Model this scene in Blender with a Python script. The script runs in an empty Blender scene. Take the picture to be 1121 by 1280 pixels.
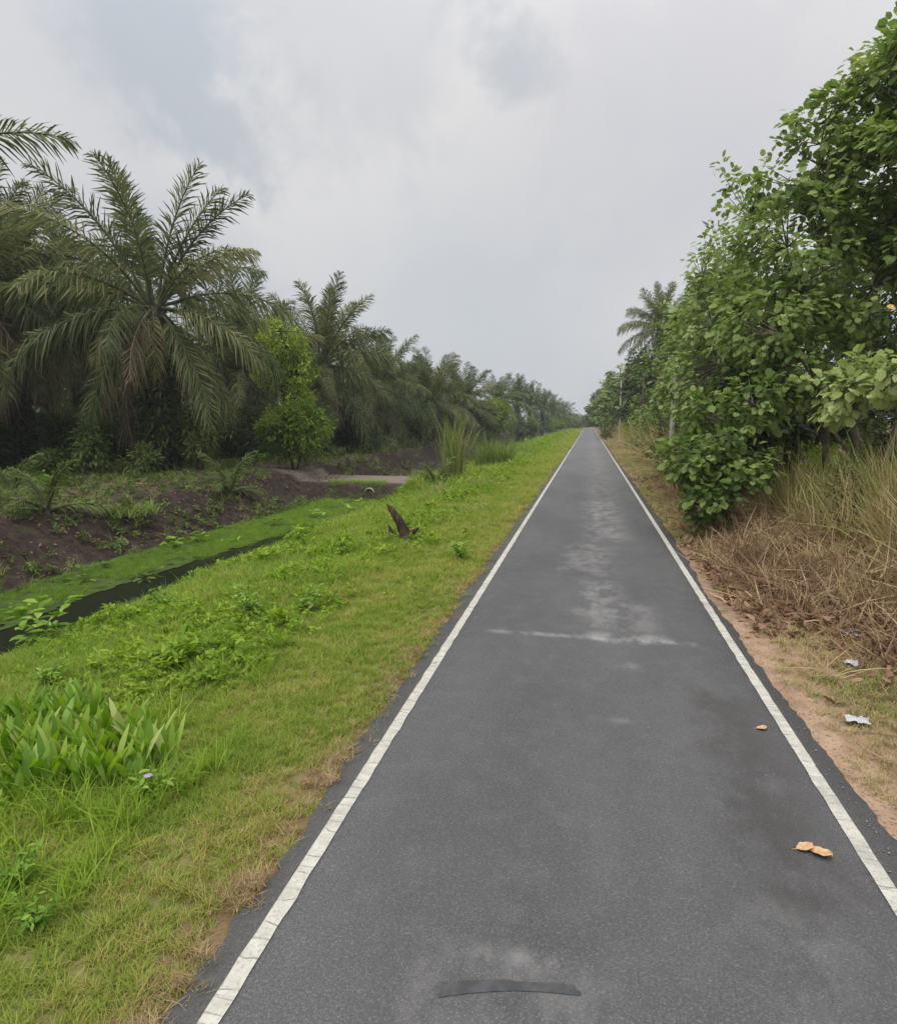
import bpy, math, random
import numpy as np
from mathutils import Vector, Matrix, noise as mnoise

R = math.radians
SC = bpy.context.scene
COL = SC.collection

# ------------------------------------------------------------------ camera
F_PX, W_PX, H_PX = 820.0, 1121.0, 1280.0          # focal length and frame in photograph pixels
VPX, VPY = 736.0, 526.0                            # where the road vanishes
CAM = Vector((0.0, 0.0, 2.5))
PITCH = math.atan((H_PX / 2 - VPY) / F_PX)
YAW = math.atan(math.cos(PITCH) * (VPX - W_PX / 2) / F_PX)
cd = bpy.data.cameras.new('camera')
cam = bpy.data.objects.new('camera', cd)
COL.objects.link(cam)
cam.location = CAM
cam.rotation_euler = (math.pi / 2 - PITCH, 0, YAW)
cd.sensor_fit = 'HORIZONTAL'
cd.sensor_width = 36.0
cd.lens = 36.0 * F_PX / W_PX
cd.clip_start = 0.05
cd.clip_end = 6000
SC.camera = cam
CROT = cam.rotation_euler.to_matrix()

def ray(px, py):
    return CROT @ Vector((px - W_PX / 2, H_PX / 2 - py, -F_PX))

def at(px, py, Y):
    """World point seen at a photograph pixel, on the vertical plane at road distance Y."""
    d = ray(px, py)
    return CAM + d * (Y / d.y)

def ground(px, py, z=0.0):
    d = ray(px, py)
    return CAM + d * ((z - CAM.z) / d.z)

# ------------------------------------------------------------------ world and sun
SUN_EL, SUN_AZ = R(58), R(215)                     # azimuth: clockwise from +Y
def build_world():
    w = bpy.data.worlds.new('World')
    SC.world = w
    w.use_nodes = True
    nt = w.node_tree
    nt.nodes.clear()
    n, l = nt.nodes, nt.links
    out = n.new('ShaderNodeOutputWorld')
    bg = n.new('ShaderNodeBackground')
    sky = n.new('ShaderNodeTexSky')
    sky.sky_type = 'NISHITA'
    sky.sun_disc = False
    sky.sun_elevation = SUN_EL
    sky.sun_rotation = SUN_AZ
    sky.air_density = 1.0
    sky.dust_density = 2.0
    tc = n.new('ShaderNodeTexCoord')
    sep = n.new('ShaderNodeSeparateXYZ')
    l.new(tc.outputs['Generated'], sep.inputs[0])
    zc = n.new('ShaderNodeMath'); zc.operation = 'MAXIMUM'; zc.inputs[1].default_value = 0.0
    l.new(sep.outputs['Z'], zc.inputs[0])
    za = n.new('ShaderNodeMath'); za.operation = 'ADD'; za.inputs[1].default_value = 0.45
    l.new(zc.outputs[0], za.inputs[0])
    dv = n.new('ShaderNodeVectorMath'); dv.operation = 'DIVIDE'
    cmb = n.new('ShaderNodeCombineXYZ')
    for i in range(3):
        l.new(za.outputs[0], cmb.inputs[i])
    l.new(tc.outputs['Generated'], dv.inputs[0]); l.new(cmb.outputs[0], dv.inputs[1])
    mp = n.new('ShaderNodeMapping'); mp.inputs['Location'].default_value = (3.35, 1.55, 0.0)
    mp.inputs['Scale'].default_value = (1.0, 0.8, 0.0)
    l.new(dv.outputs[0], mp.inputs[0])
    n1 = n.new('ShaderNodeTexNoise'); n1.inputs['Scale'].default_value = 0.95
    n1.inputs['Detail'].default_value = 5; n1.inputs['Roughness'].default_value = 0.5
    n1.inputs['Distortion'].default_value = 0.35
    l.new(mp.outputs[0], n1.inputs['Vector'])
    ramp = n.new('ShaderNodeValToRGB')
    e = ramp.color_ramp.elements
    e[0].position = 0.32; e[0].color = (5.0, 5.3, 5.85, 1)
    e[1].position = 0.64; e[1].color = (7.5, 7.35, 7.25, 1)
    m = ramp.color_ramp.elements.new(0.44); m.color = (6.25, 6.33, 6.6, 1)
    l.new(n1.outputs['Fac'], ramp.inputs[0])
    # banks of cloud: a bright break and darker wisps, each with ragged noise edges
    col = ramp.outputs['Color']
    nrm = n.new('ShaderNodeVectorMath'); nrm.operation = 'NORMALIZE'
    l.new(tc.outputs['Generated'], nrm.inputs[0])
    n2 = n.new('ShaderNodeTexNoise'); n2.inputs['Scale'].default_value = 5.5; n2.inputs['Detail'].default_value = 6
    n2.inputs['Roughness'].default_value = .6; n2.inputs['Distortion'].default_value = .3
    l.new(nrm.outputs[0], n2.inputs['Vector'])
    for px, py, rad, ragged, c, amt in ((430, 190, 19, 9, (7.9, 7.75, 7.6), .75), (700, 270, 15, 8, (7.1, 7.0, 6.95), .6), (225, 45, 9, 9, (4.9, 5.35, 5.9), .85), (120, -40, 12, 9, (5.2, 5.5, 5.9), .7), (640, 82, 4.2, 5, (5.1, 5.35, 5.7), .75),
                                        (420, 20, 12, 9, (5.9, 5.95, 6.2), .6), (880, 120, 16, 9, (6.3, 6.25, 6.6), .6), (560, 400, 15, 6, (5.75, 6.1, 6.5), .6)):
        d0 = ray(px, py).normalized()
        dt = n.new('ShaderNodeVectorMath'); dt.operation = 'DOT_PRODUCT'; dt.inputs[1].default_value = d0
        l.new(nrm.outputs[0], dt.inputs[0])
        ac = n.new('ShaderNodeMath'); ac.operation = 'ARCCOSINE'; l.new(dt.outputs['Value'], ac.inputs[0])
        ns = n.new('ShaderNodeMath'); ns.operation = 'MULTIPLY_ADD'; ns.inputs[1].default_value = R(ragged * 4); ns.inputs[2].default_value = -R(ragged * 2)
        l.new(n2.outputs['Fac'], ns.inputs[0])
        ad = n.new('ShaderNodeMath'); ad.operation = 'ADD'; l.new(ac.outputs[0], ad.inputs[0]); l.new(ns.outputs[0], ad.inputs[1])
        mr = n.new('ShaderNodeMapRange'); mr.interpolation_type = 'SMOOTHSTEP'
        mr.inputs['From Min'].default_value = R(rad); mr.inputs['From Max'].default_value = R(rad * .15)
        mr.inputs['To Max'].default_value = amt
        l.new(ad.outputs[0], mr.inputs['Value'])
        mx = n.new('ShaderNodeMix'); mx.data_type = 'RGBA'; mx.inputs['B'].default_value = (*c, 1)
        l.new(mr.outputs[0], mx.inputs['Factor']); l.new(col, mx.inputs['A'])
        col = mx.outputs['Result']
    # an overcast dome is brighter overhead than near the horizon
    gr = n.new('ShaderNodeMapRange')
    gr.inputs['From Min'].default_value = 0.0; gr.inputs['From Max'].default_value = 1.0
    gr.inputs['To Min'].default_value = 0.85; gr.inputs['To Max'].default_value = 3.8
    pw = n.new('ShaderNodeMath'); pw.operation = 'POWER'; pw.inputs[1].default_value = 4.0
    l.new(zc.outputs[0], pw.inputs[0]); l.new(pw.outputs[0], gr.inputs['Value'])
    ml = n.new('ShaderNodeVectorMath'); ml.operation = 'SCALE'
    l.new(col, ml.inputs[0]); l.new(gr.outputs[0], ml.inputs['Scale'])
    mix = n.new('ShaderNodeMix'); mix.data_type = 'RGBA'
    mix.inputs['Factor'].default_value = 0.90          # cloud cover over the blue sky
    l.new(sky.outputs['Color'], mix.inputs['A']); l.new(ml.outputs[0], mix.inputs['B'])
    l.new(mix.outputs['Result'], bg.inputs['Color'])
    bg.inputs['Strength'].default_value = 0.1
    l.new(bg.outputs[0], out.inputs[0])
build_world()

sl = bpy.data.lights.new('sun', 'SUN')
sl.energy = 1.5
sl.angle = R(18)
sl.color = (1.0, 0.965, 0.91)
sun = bpy.data.objects.new('sun', sl)
COL.objects.link(sun)
sd = Vector((math.sin(SUN_AZ) * math.cos(SUN_EL), math.cos(SUN_AZ) * math.cos(SUN_EL), math.sin(SUN_EL)))
sun.rotation_euler = sd.to_track_quat('Z', 'Y').to_euler()
sun.location = sd * 60

SC.view_settings.view_transform = 'Standard'
SC.view_settings.look = 'None'
SC.view_settings.gamma = 1.0
SC.view_settings.exposure = 0.22
SC.render.engine = 'CYCLES'
SC.cycles.max_bounces = 6
SC.cycles.transparent_max_bounces = 4
SC.cycles.diffuse_bounces = 3
SC.cycles.glossy_bounces = 2
SC.cycles.transmission_bounces = 3
SC.cycles.use_denoising = True

# ------------------------------------------------------------------ object helpers
def tag(o, label=None, cat=None, group=None, kind=None):
    if label: o['label'] = label
    if cat: o['category'] = cat
    if group: o['group'] = group
    if kind: o['kind'] = kind
    return o

def empty(name, loc, rz=0.0):
    o = bpy.data.objects.new(name, None)
    o.empty_display_size = 0.2
    COL.objects.link(o)
    o.location = loc
    o.rotation_euler = (0, 0, rz)
    return o

def link(name, me, parent=None, loc=(0, 0, 0), rot=(0, 0, 0), scale=1.0):
    o = bpy.data.objects.new(name, me)
    COL.objects.link(o)
    o.parent = parent
    o.location = loc
    o.rotation_euler = rot
    o.scale = (scale,) * 3 if isinstance(scale, (int, float)) else scale
    return o

def mesh(name, verts, faces, mats, tint=None, smooth=False, mat_idx=None):
    """Mesh from an (N,3) array and an (M,4) or (M,3) array (or list of arrays) of faces; tint is a per-vertex 0..1 value."""
    me = bpy.data.meshes.new(name)
    v = np.asarray(verts, dtype=np.float32).reshape(-1, 3)
    fl = faces if isinstance(faces, list) and isinstance(faces[0], np.ndarray) else [faces]
    fl = [np.asarray(f, dtype=np.int32) for f in fl if len(f)]
    me.vertices.add(len(v))
    me.vertices.foreach_set('co', v.ravel())
    nl = sum(f.size for f in fl)
    nf = sum(len(f) for f in fl)
    me.loops.add(nl)
    me.loops.foreach_set('vertex_index', np.concatenate([f.ravel() for f in fl]))
    me.polygons.add(nf)
    tot = np.concatenate([np.full(len(f), f.shape[1], dtype=np.int32) for f in fl])
    st = np.concatenate([[0], np.cumsum(tot)[:-1]]).astype(np.int32)
    me.polygons.foreach_set('loop_start', st)
    if smooth:
        me.polygons.foreach_set('use_smooth', np.ones(nf, dtype=bool))
    if mat_idx is not None:
        me.polygons.foreach_set('material_index', np.asarray(mat_idx, dtype=np.int32))
    if tint is not None:
        a = me.attributes.new('tint', 'FLOAT', 'POINT')
        a.data.foreach_set('value', np.asarray(tint, dtype=np.float32))
    for m in (mats if isinstance(mats, (list, tuple)) else [mats]):
        me.materials.append(m)
    me.update(calc_edges=True)
    me.validate()
    return me

class MB:
    """Collects vertex / quad arrays into one mesh."""
    def __init__(self):
        self.v, self.f, self.t, self.n = [], [], [], 0
    def add(self, v, f, t=0.5):
        v = np.asarray(v, dtype=np.float32).reshape(-1, 3)
        f = np.asarray(f, dtype=np.int32)
        self.v.append(v); self.f.append(f + self.n)
        self.t.append(np.full(len(v), t, dtype=np.float32) if np.isscalar(t) else np.asarray(t, dtype=np.float32))
        self.n += len(v)
    def tube(self, pts, rad, sides=6, t=0.5, cap=True):
        pts = [Vector(p) for p in pts]
        n = len(pts)
        if np.isscalar(rad): rad = [rad] * n
        up = Vector((0.13, 0.31, 0.94))
        vs = []
        for i, p in enumerate(pts):
            d = (pts[min(i + 1, n - 1)] - pts[max(i - 1, 0)])
            if d.length < 1e-6: d = Vector((0, 0, 1))
            d.normalize()
            a = d.cross(up)
            if a.length < 0.05: a = d.cross(Vector((1, 0, 0)))
            a.normalize(); b = d.cross(a)
            for k in range(sides):
                th = 2 * math.pi * k / sides
                vs.append(p + (a * math.cos(th) + b * math.sin(th)) * rad[i])
        fs = []
        for i in range(n - 1):
            for k in range(sides):
                k2 = (k + 1) % sides
                fs.append((i * sides + k, i * sides + k2, (i + 1) * sides + k2, (i + 1) * sides + k))
        vs = [tuple(p) for p in vs]
        if cap and sides >= 4:
            for base in (0, (n - 1) * sides):
                c = len(vs); vs.append(tuple(pts[0] if base == 0 else pts[-1]))
                for k in range(0, sides, 2):
                    fs.append((base + k, base + (k + 1) % sides, base + (k + 2) % sides, c))
        self.add(vs, fs, t)
    def box(self, c, s, rz=0.0, t=0.5):
        x, y, z = s[0] / 2, s[1] / 2, s[2] / 2
        v = np.array([(-x, -y, -z), (x, -y, -z), (x, y, -z), (-x, y, -z), (-x, -y, z), (x, -y, z), (x, y, z), (-x, y, z)])
        cr, sr = math.cos(rz), math.sin(rz)
        v = v @ np.array([(cr, sr, 0), (-sr, cr, 0), (0, 0, 1)]) + np.array(c)
        self.add(v, [(0, 3, 2, 1), (4, 5, 6, 7), (0, 1, 5, 4), (1, 2, 6, 5), (2, 3, 7, 6), (3, 0, 4, 7)], t)
    def mesh(self, name, mat, smooth=False):
        return mesh(name, np.concatenate(self.v), np.concatenate(self.f), mat, np.concatenate(self.t), smooth)

def place(tmpl, faces, P, A, N, S, T):
    """Copies of a template (x along A, y side, z along N) as arrays."""
    A = A / np.maximum(np.linalg.norm(A, axis=1, keepdims=True), 1e-6)
    B = np.cross(N, A); B /= np.maximum(np.linalg.norm(B, axis=1, keepdims=True), 1e-6)
    N = np.cross(A, B)
    M = np.stack([A, B, N], axis=1)                       # rows
    v = np.einsum('vk,nkj->nvj', tmpl, M) * S[:, None, None] + P[:, None, :]
    nv = len(tmpl)
    f = (np.asarray(faces)[None, :, :] + (np.arange(len(P)) * nv)[:, None, None]).reshape(-1, len(faces[0]))
    return v.reshape(-1, 3), f, np.repeat(T, nv)

LEAF_ROUND = np.array([(0, 0, 0), (.25, .33, .05), (.68, .36, .03), (1.0, 0, -.10), (.68, -.36, .03), (.25, -.33, .05), (.5, 0, -.03)], dtype=np.float32)
LEAF_ROUND_F = [(0, 6, 2, 1), (6, 3, 2, 2), (0, 5, 4, 6), (6, 4, 3, 3)]
LEAF_ROUND_F = [(0, 6, 2, 1), (0, 5, 4, 6), (6, 4, 3, 2)]
LEAF_OVAL = np.array([(0, 0, 0), (.4, .2, .05), (.8, .13, 0), (1.0, 0, -.12), (.8, -.13, 0), (.4, -.2, .05)], dtype=np.float32)
LEAF_OVAL_F = [(0, 3, 2, 1), (0, 5, 4, 3)]

# ------------------------------------------------------------------ materials
class NT:
    def __init__(self, name):
        self.m = bpy.data.materials.new(name)
        self.m.use_nodes = True
        self.t = self.m.node_tree
        self.t.nodes.clear()
        self.out = self.t.nodes.new('ShaderNodeOutputMaterial')
    def n(self, typ, **kw):
        nd = self.t.nodes.new(typ)
        for k, v in kw.items(): setattr(nd, k, v)
        return nd
    def l(self, a, b): self.t.links.new(a, b)
    def val(self, sock, v):
        if isinstance(v, bpy.types.NodeSocket): self.l(v, sock)
        else: sock.default_value = v
    def math(self, op, a, b=0.0, clamp=False):
        nd = self.n('ShaderNodeMath', operation=op, use_clamp=clamp)
        self.val(nd.inputs[0], a); self.val(nd.inputs[1], b)
        return nd.outputs[0]
    def mix(self, f, a, b):
        nd = self.n('ShaderNodeMix', data_type='RGBA')
        self.val(nd.inputs['Factor'], f)
        self.val(nd.inputs['A'], a if isinstance(a, bpy.types.NodeSocket) else (*a, 1))
        self.val(nd.inputs['B'], b if isinstance(b, bpy.types.NodeSocket) else (*b, 1))
        return nd.outputs['Result']
    def step(self, v, lo, hi):
        nd = self.n('ShaderNodeMapRange', interpolation_type='SMOOTHSTEP')
        self.val(nd.inputs['Value'], v)
        nd.inputs['From Min'].default_value = lo; nd.inputs['From Max'].default_value = hi
        return nd.outputs[0]
    def noise(self, scale, detail=3, rough=0.55, vec=None, stretch=None, out='Fac'):
        nd = self.n('ShaderNodeTexNoise')
        nd.inputs['Scale'].default_value = scale
        nd.inputs['Detail'].default_value = detail
        nd.inputs['Roughness'].default_value = rough
        v = vec if vec is not None else self.pos()
        if stretch:
            mp = self.n('ShaderNodeMapping'); mp.inputs['Scale'].default_value = stretch
            self.l(v, mp.inputs[0]); v = mp.outputs[0]
        self.l(v, nd.inputs['Vector'])
        return nd.outputs[out]
    def pos(self):
        if not hasattr(self, '_p'): self._p = self.n('ShaderNodeNewGeometry').outputs['Position']
        return self._p
    def obj(self):
        if not hasattr(self, '_o'): self._o = self.n('ShaderNodeTexCoord').outputs['Object']
        return self._o
    def xyz(self):
        s = self.n('ShaderNodeSeparateXYZ'); self.l(self.pos(), s.inputs[0])
        return s.outputs
    def attr(self, name, typ='GEOMETRY'):
        nd = self.n('ShaderNodeAttribute', attribute_name=name, attribute_type=typ)
        return nd.outputs['Fac']
    def bump(self, h, strength=0.4, dist=0.02):
        nd = self.n('ShaderNodeBump')
        nd.inputs['Strength'].default_value = strength; nd.inputs['Distance'].default_value = dist
        self.l(h, nd.inputs['Height'])
        return nd.outputs[0]
    def surf(self, color, rough=0.8, bump=None, spec=0.3, metal=0.0):
        p = self.n('ShaderNodeBsdfPrincipled')
        self.val(p.inputs['Base Color'], color if isinstance(color, bpy.types.NodeSocket) else (*color, 1))
        self.val(p.inputs['Roughness'], rough)
        p.inputs['Specular IOR Level'].default_value = spec
        p.inputs['Metallic'].default_value = metal
        if bump is not None: self.l(bump, p.inputs['Normal'])
        self.l(p.outputs[0], self.out.inputs[0])
        return p

def leaf_mat(name, stops, trans=0.25, rough=0.55, spec=0.35, instancer=False, obj_var=0.25):
    """Foliage: colour from the leaf's own tint (0..1), a little spread per plant, light passing through."""
    t = NT(name)
    a = t.attr('tint')
    if instancer:
        a = t.math('ADD', t.math('MULTIPLY', a, 0.5), t.math('MULTIPLY', t.attr('tint', 'INSTANCER'), 0.5))
    else:
        r = t.n('ShaderNodeObjectInfo').outputs['Random']
        a = t.math('ADD', a, t.math('MULTIPLY', t.math('SUBTRACT', r, 0.5), obj_var), True)
    ramp = t.n('ShaderNodeValToRGB')
    els = ramp.color_ramp.elements
    while len(els) < len(stops): els.new(0.5)
    for e, (p, c) in zip(els, stops):
        e.position = p; e.color = (*c, 1)
    t.l(a, ramp.inputs[0])
    p = t.n('ShaderNodeBsdfPrincipled')
    t.l(ramp.outputs[0], p.inputs['Base Color'])
    p.inputs['Roughness'].default_value = rough
    p.inputs['Specular IOR Level'].default_value = spec * .5
    tr = t.n('ShaderNodeBsdfTranslucent')
    hs = t.n('ShaderNodeHueSaturation'); hs.inputs['Saturation'].default_value = 1.15; hs.inputs['Value'].default_value = 1.2
    t.l(ramp.outputs[0], hs.inputs['Color']); t.l(hs.outputs[0], tr.inputs[0])
    mx = t.n('ShaderNodeMixShader'); mx.inputs[0].default_value = trans
    t.l(p.outputs[0], mx.inputs[1]); t.l(tr.outputs[0], mx.inputs[2])
    t.l(mx.outputs[0], t.out.inputs[0])
    return t.m

def bark_mat(name, c1, c2, scale=6.0):
    t = NT(name)
    n1 = t.noise(scale, 5, 0.65, t.obj(), (1, 1, 0.35))
    c = t.mix(t.step(n1, 0.35, 0.68), c1, c2)
    t.surf(c, 0.9, t.bump(n1, 0.6, 0.03), 0.15)
    return t.m

M = {}
M['palm'] = leaf_mat('palm_leaflet', [(0, (.042, .060, .020)), (.5, (.115, .148, .050)), (.85, (.215, .235, .090)), (1, (.31, .29, .13))], .28, .45, .4, obj_var=.7)
M['palm_far'] = leaf_mat('palm_leaflet_far', [(0, (.055, .085, .028)), (.6, (.11, .150, .052)), (1, (.20, .22, .088))], .24, .5, .35, obj_var=.5)
M['palm_yellow'] = leaf_mat('palm_leaflet_yellowing', [(0, (.13, .135, .05)), (.6, (.23, .22, .085)), (1, (.32, .28, .13))], .22, .5, .4)
M['palm_dead'] = leaf_mat('palm_leaflet_dead', [(0, (.11, .080, .056)), (.6, (.24, .18, .125)), (1, (.36, .28, .20))], .15, .8, .1)
M['broad'] = leaf_mat('broad_leaf', [(0, (.062, .105, .024)), (.36, (.155, .235, .054)), (.72, (.30, .375, .12)), (1, (.46, .52, .22))], .40, .45, .4)
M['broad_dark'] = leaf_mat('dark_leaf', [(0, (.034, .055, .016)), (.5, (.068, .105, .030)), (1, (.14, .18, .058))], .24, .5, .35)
M['lime'] = leaf_mat('lime_leaf', [(0, (.075, .13, .022)), (.45, (.23, .33, .036)), (1, (.50, .57, .09))], .36, .5, .35, obj_var=.2)
M['mid'] = leaf_mat('green_leaf', [(0, (.060, .095, .022)), (.5, (.12, .170, .042)), (1, (.22, .27, .08))], .28, .5, .35, obj_var=.5)
M['grass'] = leaf_mat('verge_grass', [(0, (.115, .190, .022)), (.34, (.205, .300, .038)), (.64, (.325, .375, .070)), (.84, (.48, .41, .15)), (1, (.42, .27, .14))], .38, .55, .3, True)
M['weed'] = leaf_mat('weed_leaf', [(0, (.11, .205, .020)), (.5, (.24, .365, .036)), (1, (.42, .51, .08))], .40, .5, .35, True)
M['plant'] = leaf_mat('plant_leaf', [(0, (.085, .185, .022)), (.5, (.18, .32, .034)), (.9, (.32, .45, .07)), (1, (.46, .52, .18))], .38, .42, .45)
M['dry'] = leaf_mat('dry_grass', [(0, (.13, .22, .045)), (.16, (.23, .26, .075)), (.40, (.37, .31, .14)), (.60, (.52, .42, .23)), (.8, (.34, .225, .135)), (1, (.13, .075, .052))], .28, .7, .2, True)  # darkest end: dead brown stalks, also painted shade for the gaps between blades
M['dryclump'] = leaf_mat('tall_grass_blade', [(0, (.095, .165, .035)), (.5, (.165, .25, .055)), (.8, (.30, .32, .10)), (1, (.46, .38, .19))], .3, .6, .25)
M['litter_leaf'] = leaf_mat('dead_leaf', [(0, (.10, .058, .040)), (.5, (.25, .145, .095)), (1, (.42, .28, .18))], .12, .75, .2, True)
M['flower'] = leaf_mat('lilac_petal', [(0, (.42, .30, .50)), (1, (.62, .50, .68))], .3, .6, .2)
M['bark_palm'] = bark_mat('palm_bark', (.035, .030, .024), (.115, .10, .078), 7)
M['bark'] = bark_mat('grey_bark', (.10, .085, .066), (.24, .21, .17), 8)
M['bark_dark'] = bark_mat('dark_bark', (.03, .024, .019), (.09, .07, .052), 9)
M['twig'] = bark_mat('dead_twig', (.17, .125, .09), (.38, .31, .235), 14)
M['stump'] = bark_mat('rotten_wood', (.022, .016, .012), (.085, .055, .038), 9)
M['frond_stalk'] = bark_mat('frond_stalk', (.06, .07, .033), (.12, .125, .06), 5)

def asphalt():
    t = NT('asphalt')
    x, y, _ = t.xyz()
    big = t.noise(0.55, 4, 0.6, stretch=(1, .35, 1))
    med = t.noise(4.0, 4, 0.6)
    fine = t.noise(150, 2, 0.7)
    grit = t.n('ShaderNodeTexVoronoi'); grit.inputs['Scale'].default_value = 170
    t.l(t.pos(), grit.inputs['Vector'])
    c = t.mix(t.step(big, .3, .7), (.072, .071, .071), (.112, .110, .108))
    c = t.mix(t.math('MULTIPLY', t.step(med, .45, .75), .4), c, (.14, .137, .135))
    # aggregate: dark pits and pale stones
    c = t.mix(t.math('MULTIPLY', t.step(fine, .48, .36), .65), c, (.04, .04, .042))
    sep = t.n('ShaderNodeSeparateColor'); t.l(grit.outputs['Color'], sep.inputs[0])
    c = t.mix(t.math('MULTIPLY', t.step(sep.outputs[0], .72, 1.0), .30), c, (.30, .29, .28))
    spk = t.noise(70, 4, .75)
    c = t.mix(t.math('MULTIPLY', t.step(spk, .52, .40), .45), c, (.045, .044, .044))
    c = t.mix(t.math('MULTIPLY', t.step(spk, .60, .72), .35), c, (.19, .187, .182))
    # worn pale dust where the wheels run, further up the lane
    n2 = t.noise(1.3, 6, 0.7, stretch=(1.3, .6, 1))
    n3 = t.noise(2.6, 7, 0.72, stretch=(1.2, .7, 1))
    far = t.step(y, 8.0, 22.0)
    trk = t.math('MULTIPLY', t.step(x, -.35, .35), t.step(x, 1.25, .75))
    dust = t.math('MULTIPLY', t.math('MULTIPLY', far, trk), t.step(t.math('ADD', t.math('MULTIPLY', n2, .5), t.math('MULTIPLY', n3, .5)), .42, .60))
    c = t.mix(t.math('MULTIPLY', dust, .34), c, (.26, .25, .24))
    c = t.mix(t.math('MULTIPLY', t.step(y, 9, 60), .33), c, (.22, .215, .21))
    # cement-coloured stains across the lane
    def patch(x0, x1, y0, y1, s, amt):
        wx = t.math('ADD', x, t.math('MULTIPLY', t.math('SUBTRACT', n3, .5), s))
        wy = t.math('ADD', y, t.math('MULTIPLY', t.math('SUBTRACT', n2, .5), s * 1.6))
        e = .05 + s * .18
        m = t.math('MULTIPLY', t.math('MULTIPLY', t.step(wx, x0 - e, x0 + e), t.step(wx, x1 + e, x1 - e)),
                   t.math('MULTIPLY', t.step(wy, y0 - e, y0 + e), t.step(wy, y1 + e, y1 - e)))
        return t.math('MULTIPLY', m, amt)
    for a in ((.05, 1.0, 7.45, 7.75, .25, .75), (-1.1, -.35, 7.5, 7.6, .12, .8), (-.35, 1.25, 7.48, 7.6, .15, .9),
              (.05, .55, 7.9, 10.4, .9, .6), (.55, .95, 7.8, 9.2, .8, .45), (.17, .55, 6.66, 6.82, .12, .6), (.24, .42, 5.36, 5.46, .1, .45),
              (.9, 1.25, 2.75, 3.4, .5, .28), (-.58, -.05, 2.72, 2.80, .06, .55), (-.75, .25, 2.3, 2.76, .4, .28), (-.3, .5, 10.8, 13.5, 1.0, .42), (.1, .9, 14, 21, 1.1, .5)):  # the pale pair by the near strip copies the stitching blur's lip
        c = t.mix(t.math('MULTIPLY', t.math('MULTIPLY', patch(*a), .75), t.step(n3, .38, .64)), c, (.30, .29, .278))
    # damp dark stain by the right line, dark untrafficked edges
    c = t.mix(t.math('MULTIPLY', patch(1.0, 1.52, 3.3, 6.2, .9, .55), t.step(n3, .25, .6)), c, (.042, .037, .034))
    ax = t.math('ABSOLUTE', t.math('SUBTRACT', x, .08))
    c = t.mix(t.math('MULTIPLY', t.step(ax, 1.55, 1.68), .32), c, (.052, .051, .048))
    nb = t.math('ADD', fine, t.math('MULTIPLY', sep.outputs[0], .5))
    t.surf(c, .82, t.bump(nb, .5, .006), .3)
    return t.m
M['asphalt'] = asphalt()

def paint():
    t = NT('road_paint')
    x, y, _ = t.xyz()
    n1 = t.noise(9, 5, .7)
    n2 = t.noise(60, 2, .6)
    fr = t.math('FRACT', t.math('MULTIPLY', t.math('ADD', y, t.math('MULTIPLY', t.noise(2.2, 3, .6), .35)), 5.2))
    crk = t.noise(3.2, 3, .7, stretch=(.12, 2.2, 1))
    c = t.mix(t.step(n1, .35, .7), (.42, .40, .335), (.54, .52, .455))
    c = t.mix(t.math('MULTIPLY', t.step(n2, .54, .70), .5), c, (.20, .195, .188))
    c = t.mix(t.math('MULTIPLY', t.step(t.noise(1.6, 5, .7), .50, .66), .55), c, (.27, .26, .24))
    w = t.math('ABSOLUTE', t.math('SUBTRACT', crk, .5))
    c = t.mix(t.math('MULTIPLY', t.step(w, .012, .003), .5), c, (.12, .115, .11))
    c = t.mix(t.math('MULTIPLY', t.math('MULTIPLY', t.step(fr, .09, .03), t.step(n1, .42, .55)), .75), c, (.13, .125, .115))
    t.surf(c, .75, t.bump(n2, .3, .004), .3)
    return t.m
M['paint'] = paint()

def stitch_blur():  # dark colour of the added stitching blur strip, not a real road material
    t = NT('stitch_blur_dark')
    n1 = t.noise(14, 4, .6)
    t.surf(t.mix(t.step(n1, .35, .7), (.042, .043, .045), (.070, .071, .074)), .6, t.bump(n1, .2, .005), .4)
    return t.m
M['stitch_blur'] = stitch_blur()

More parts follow.
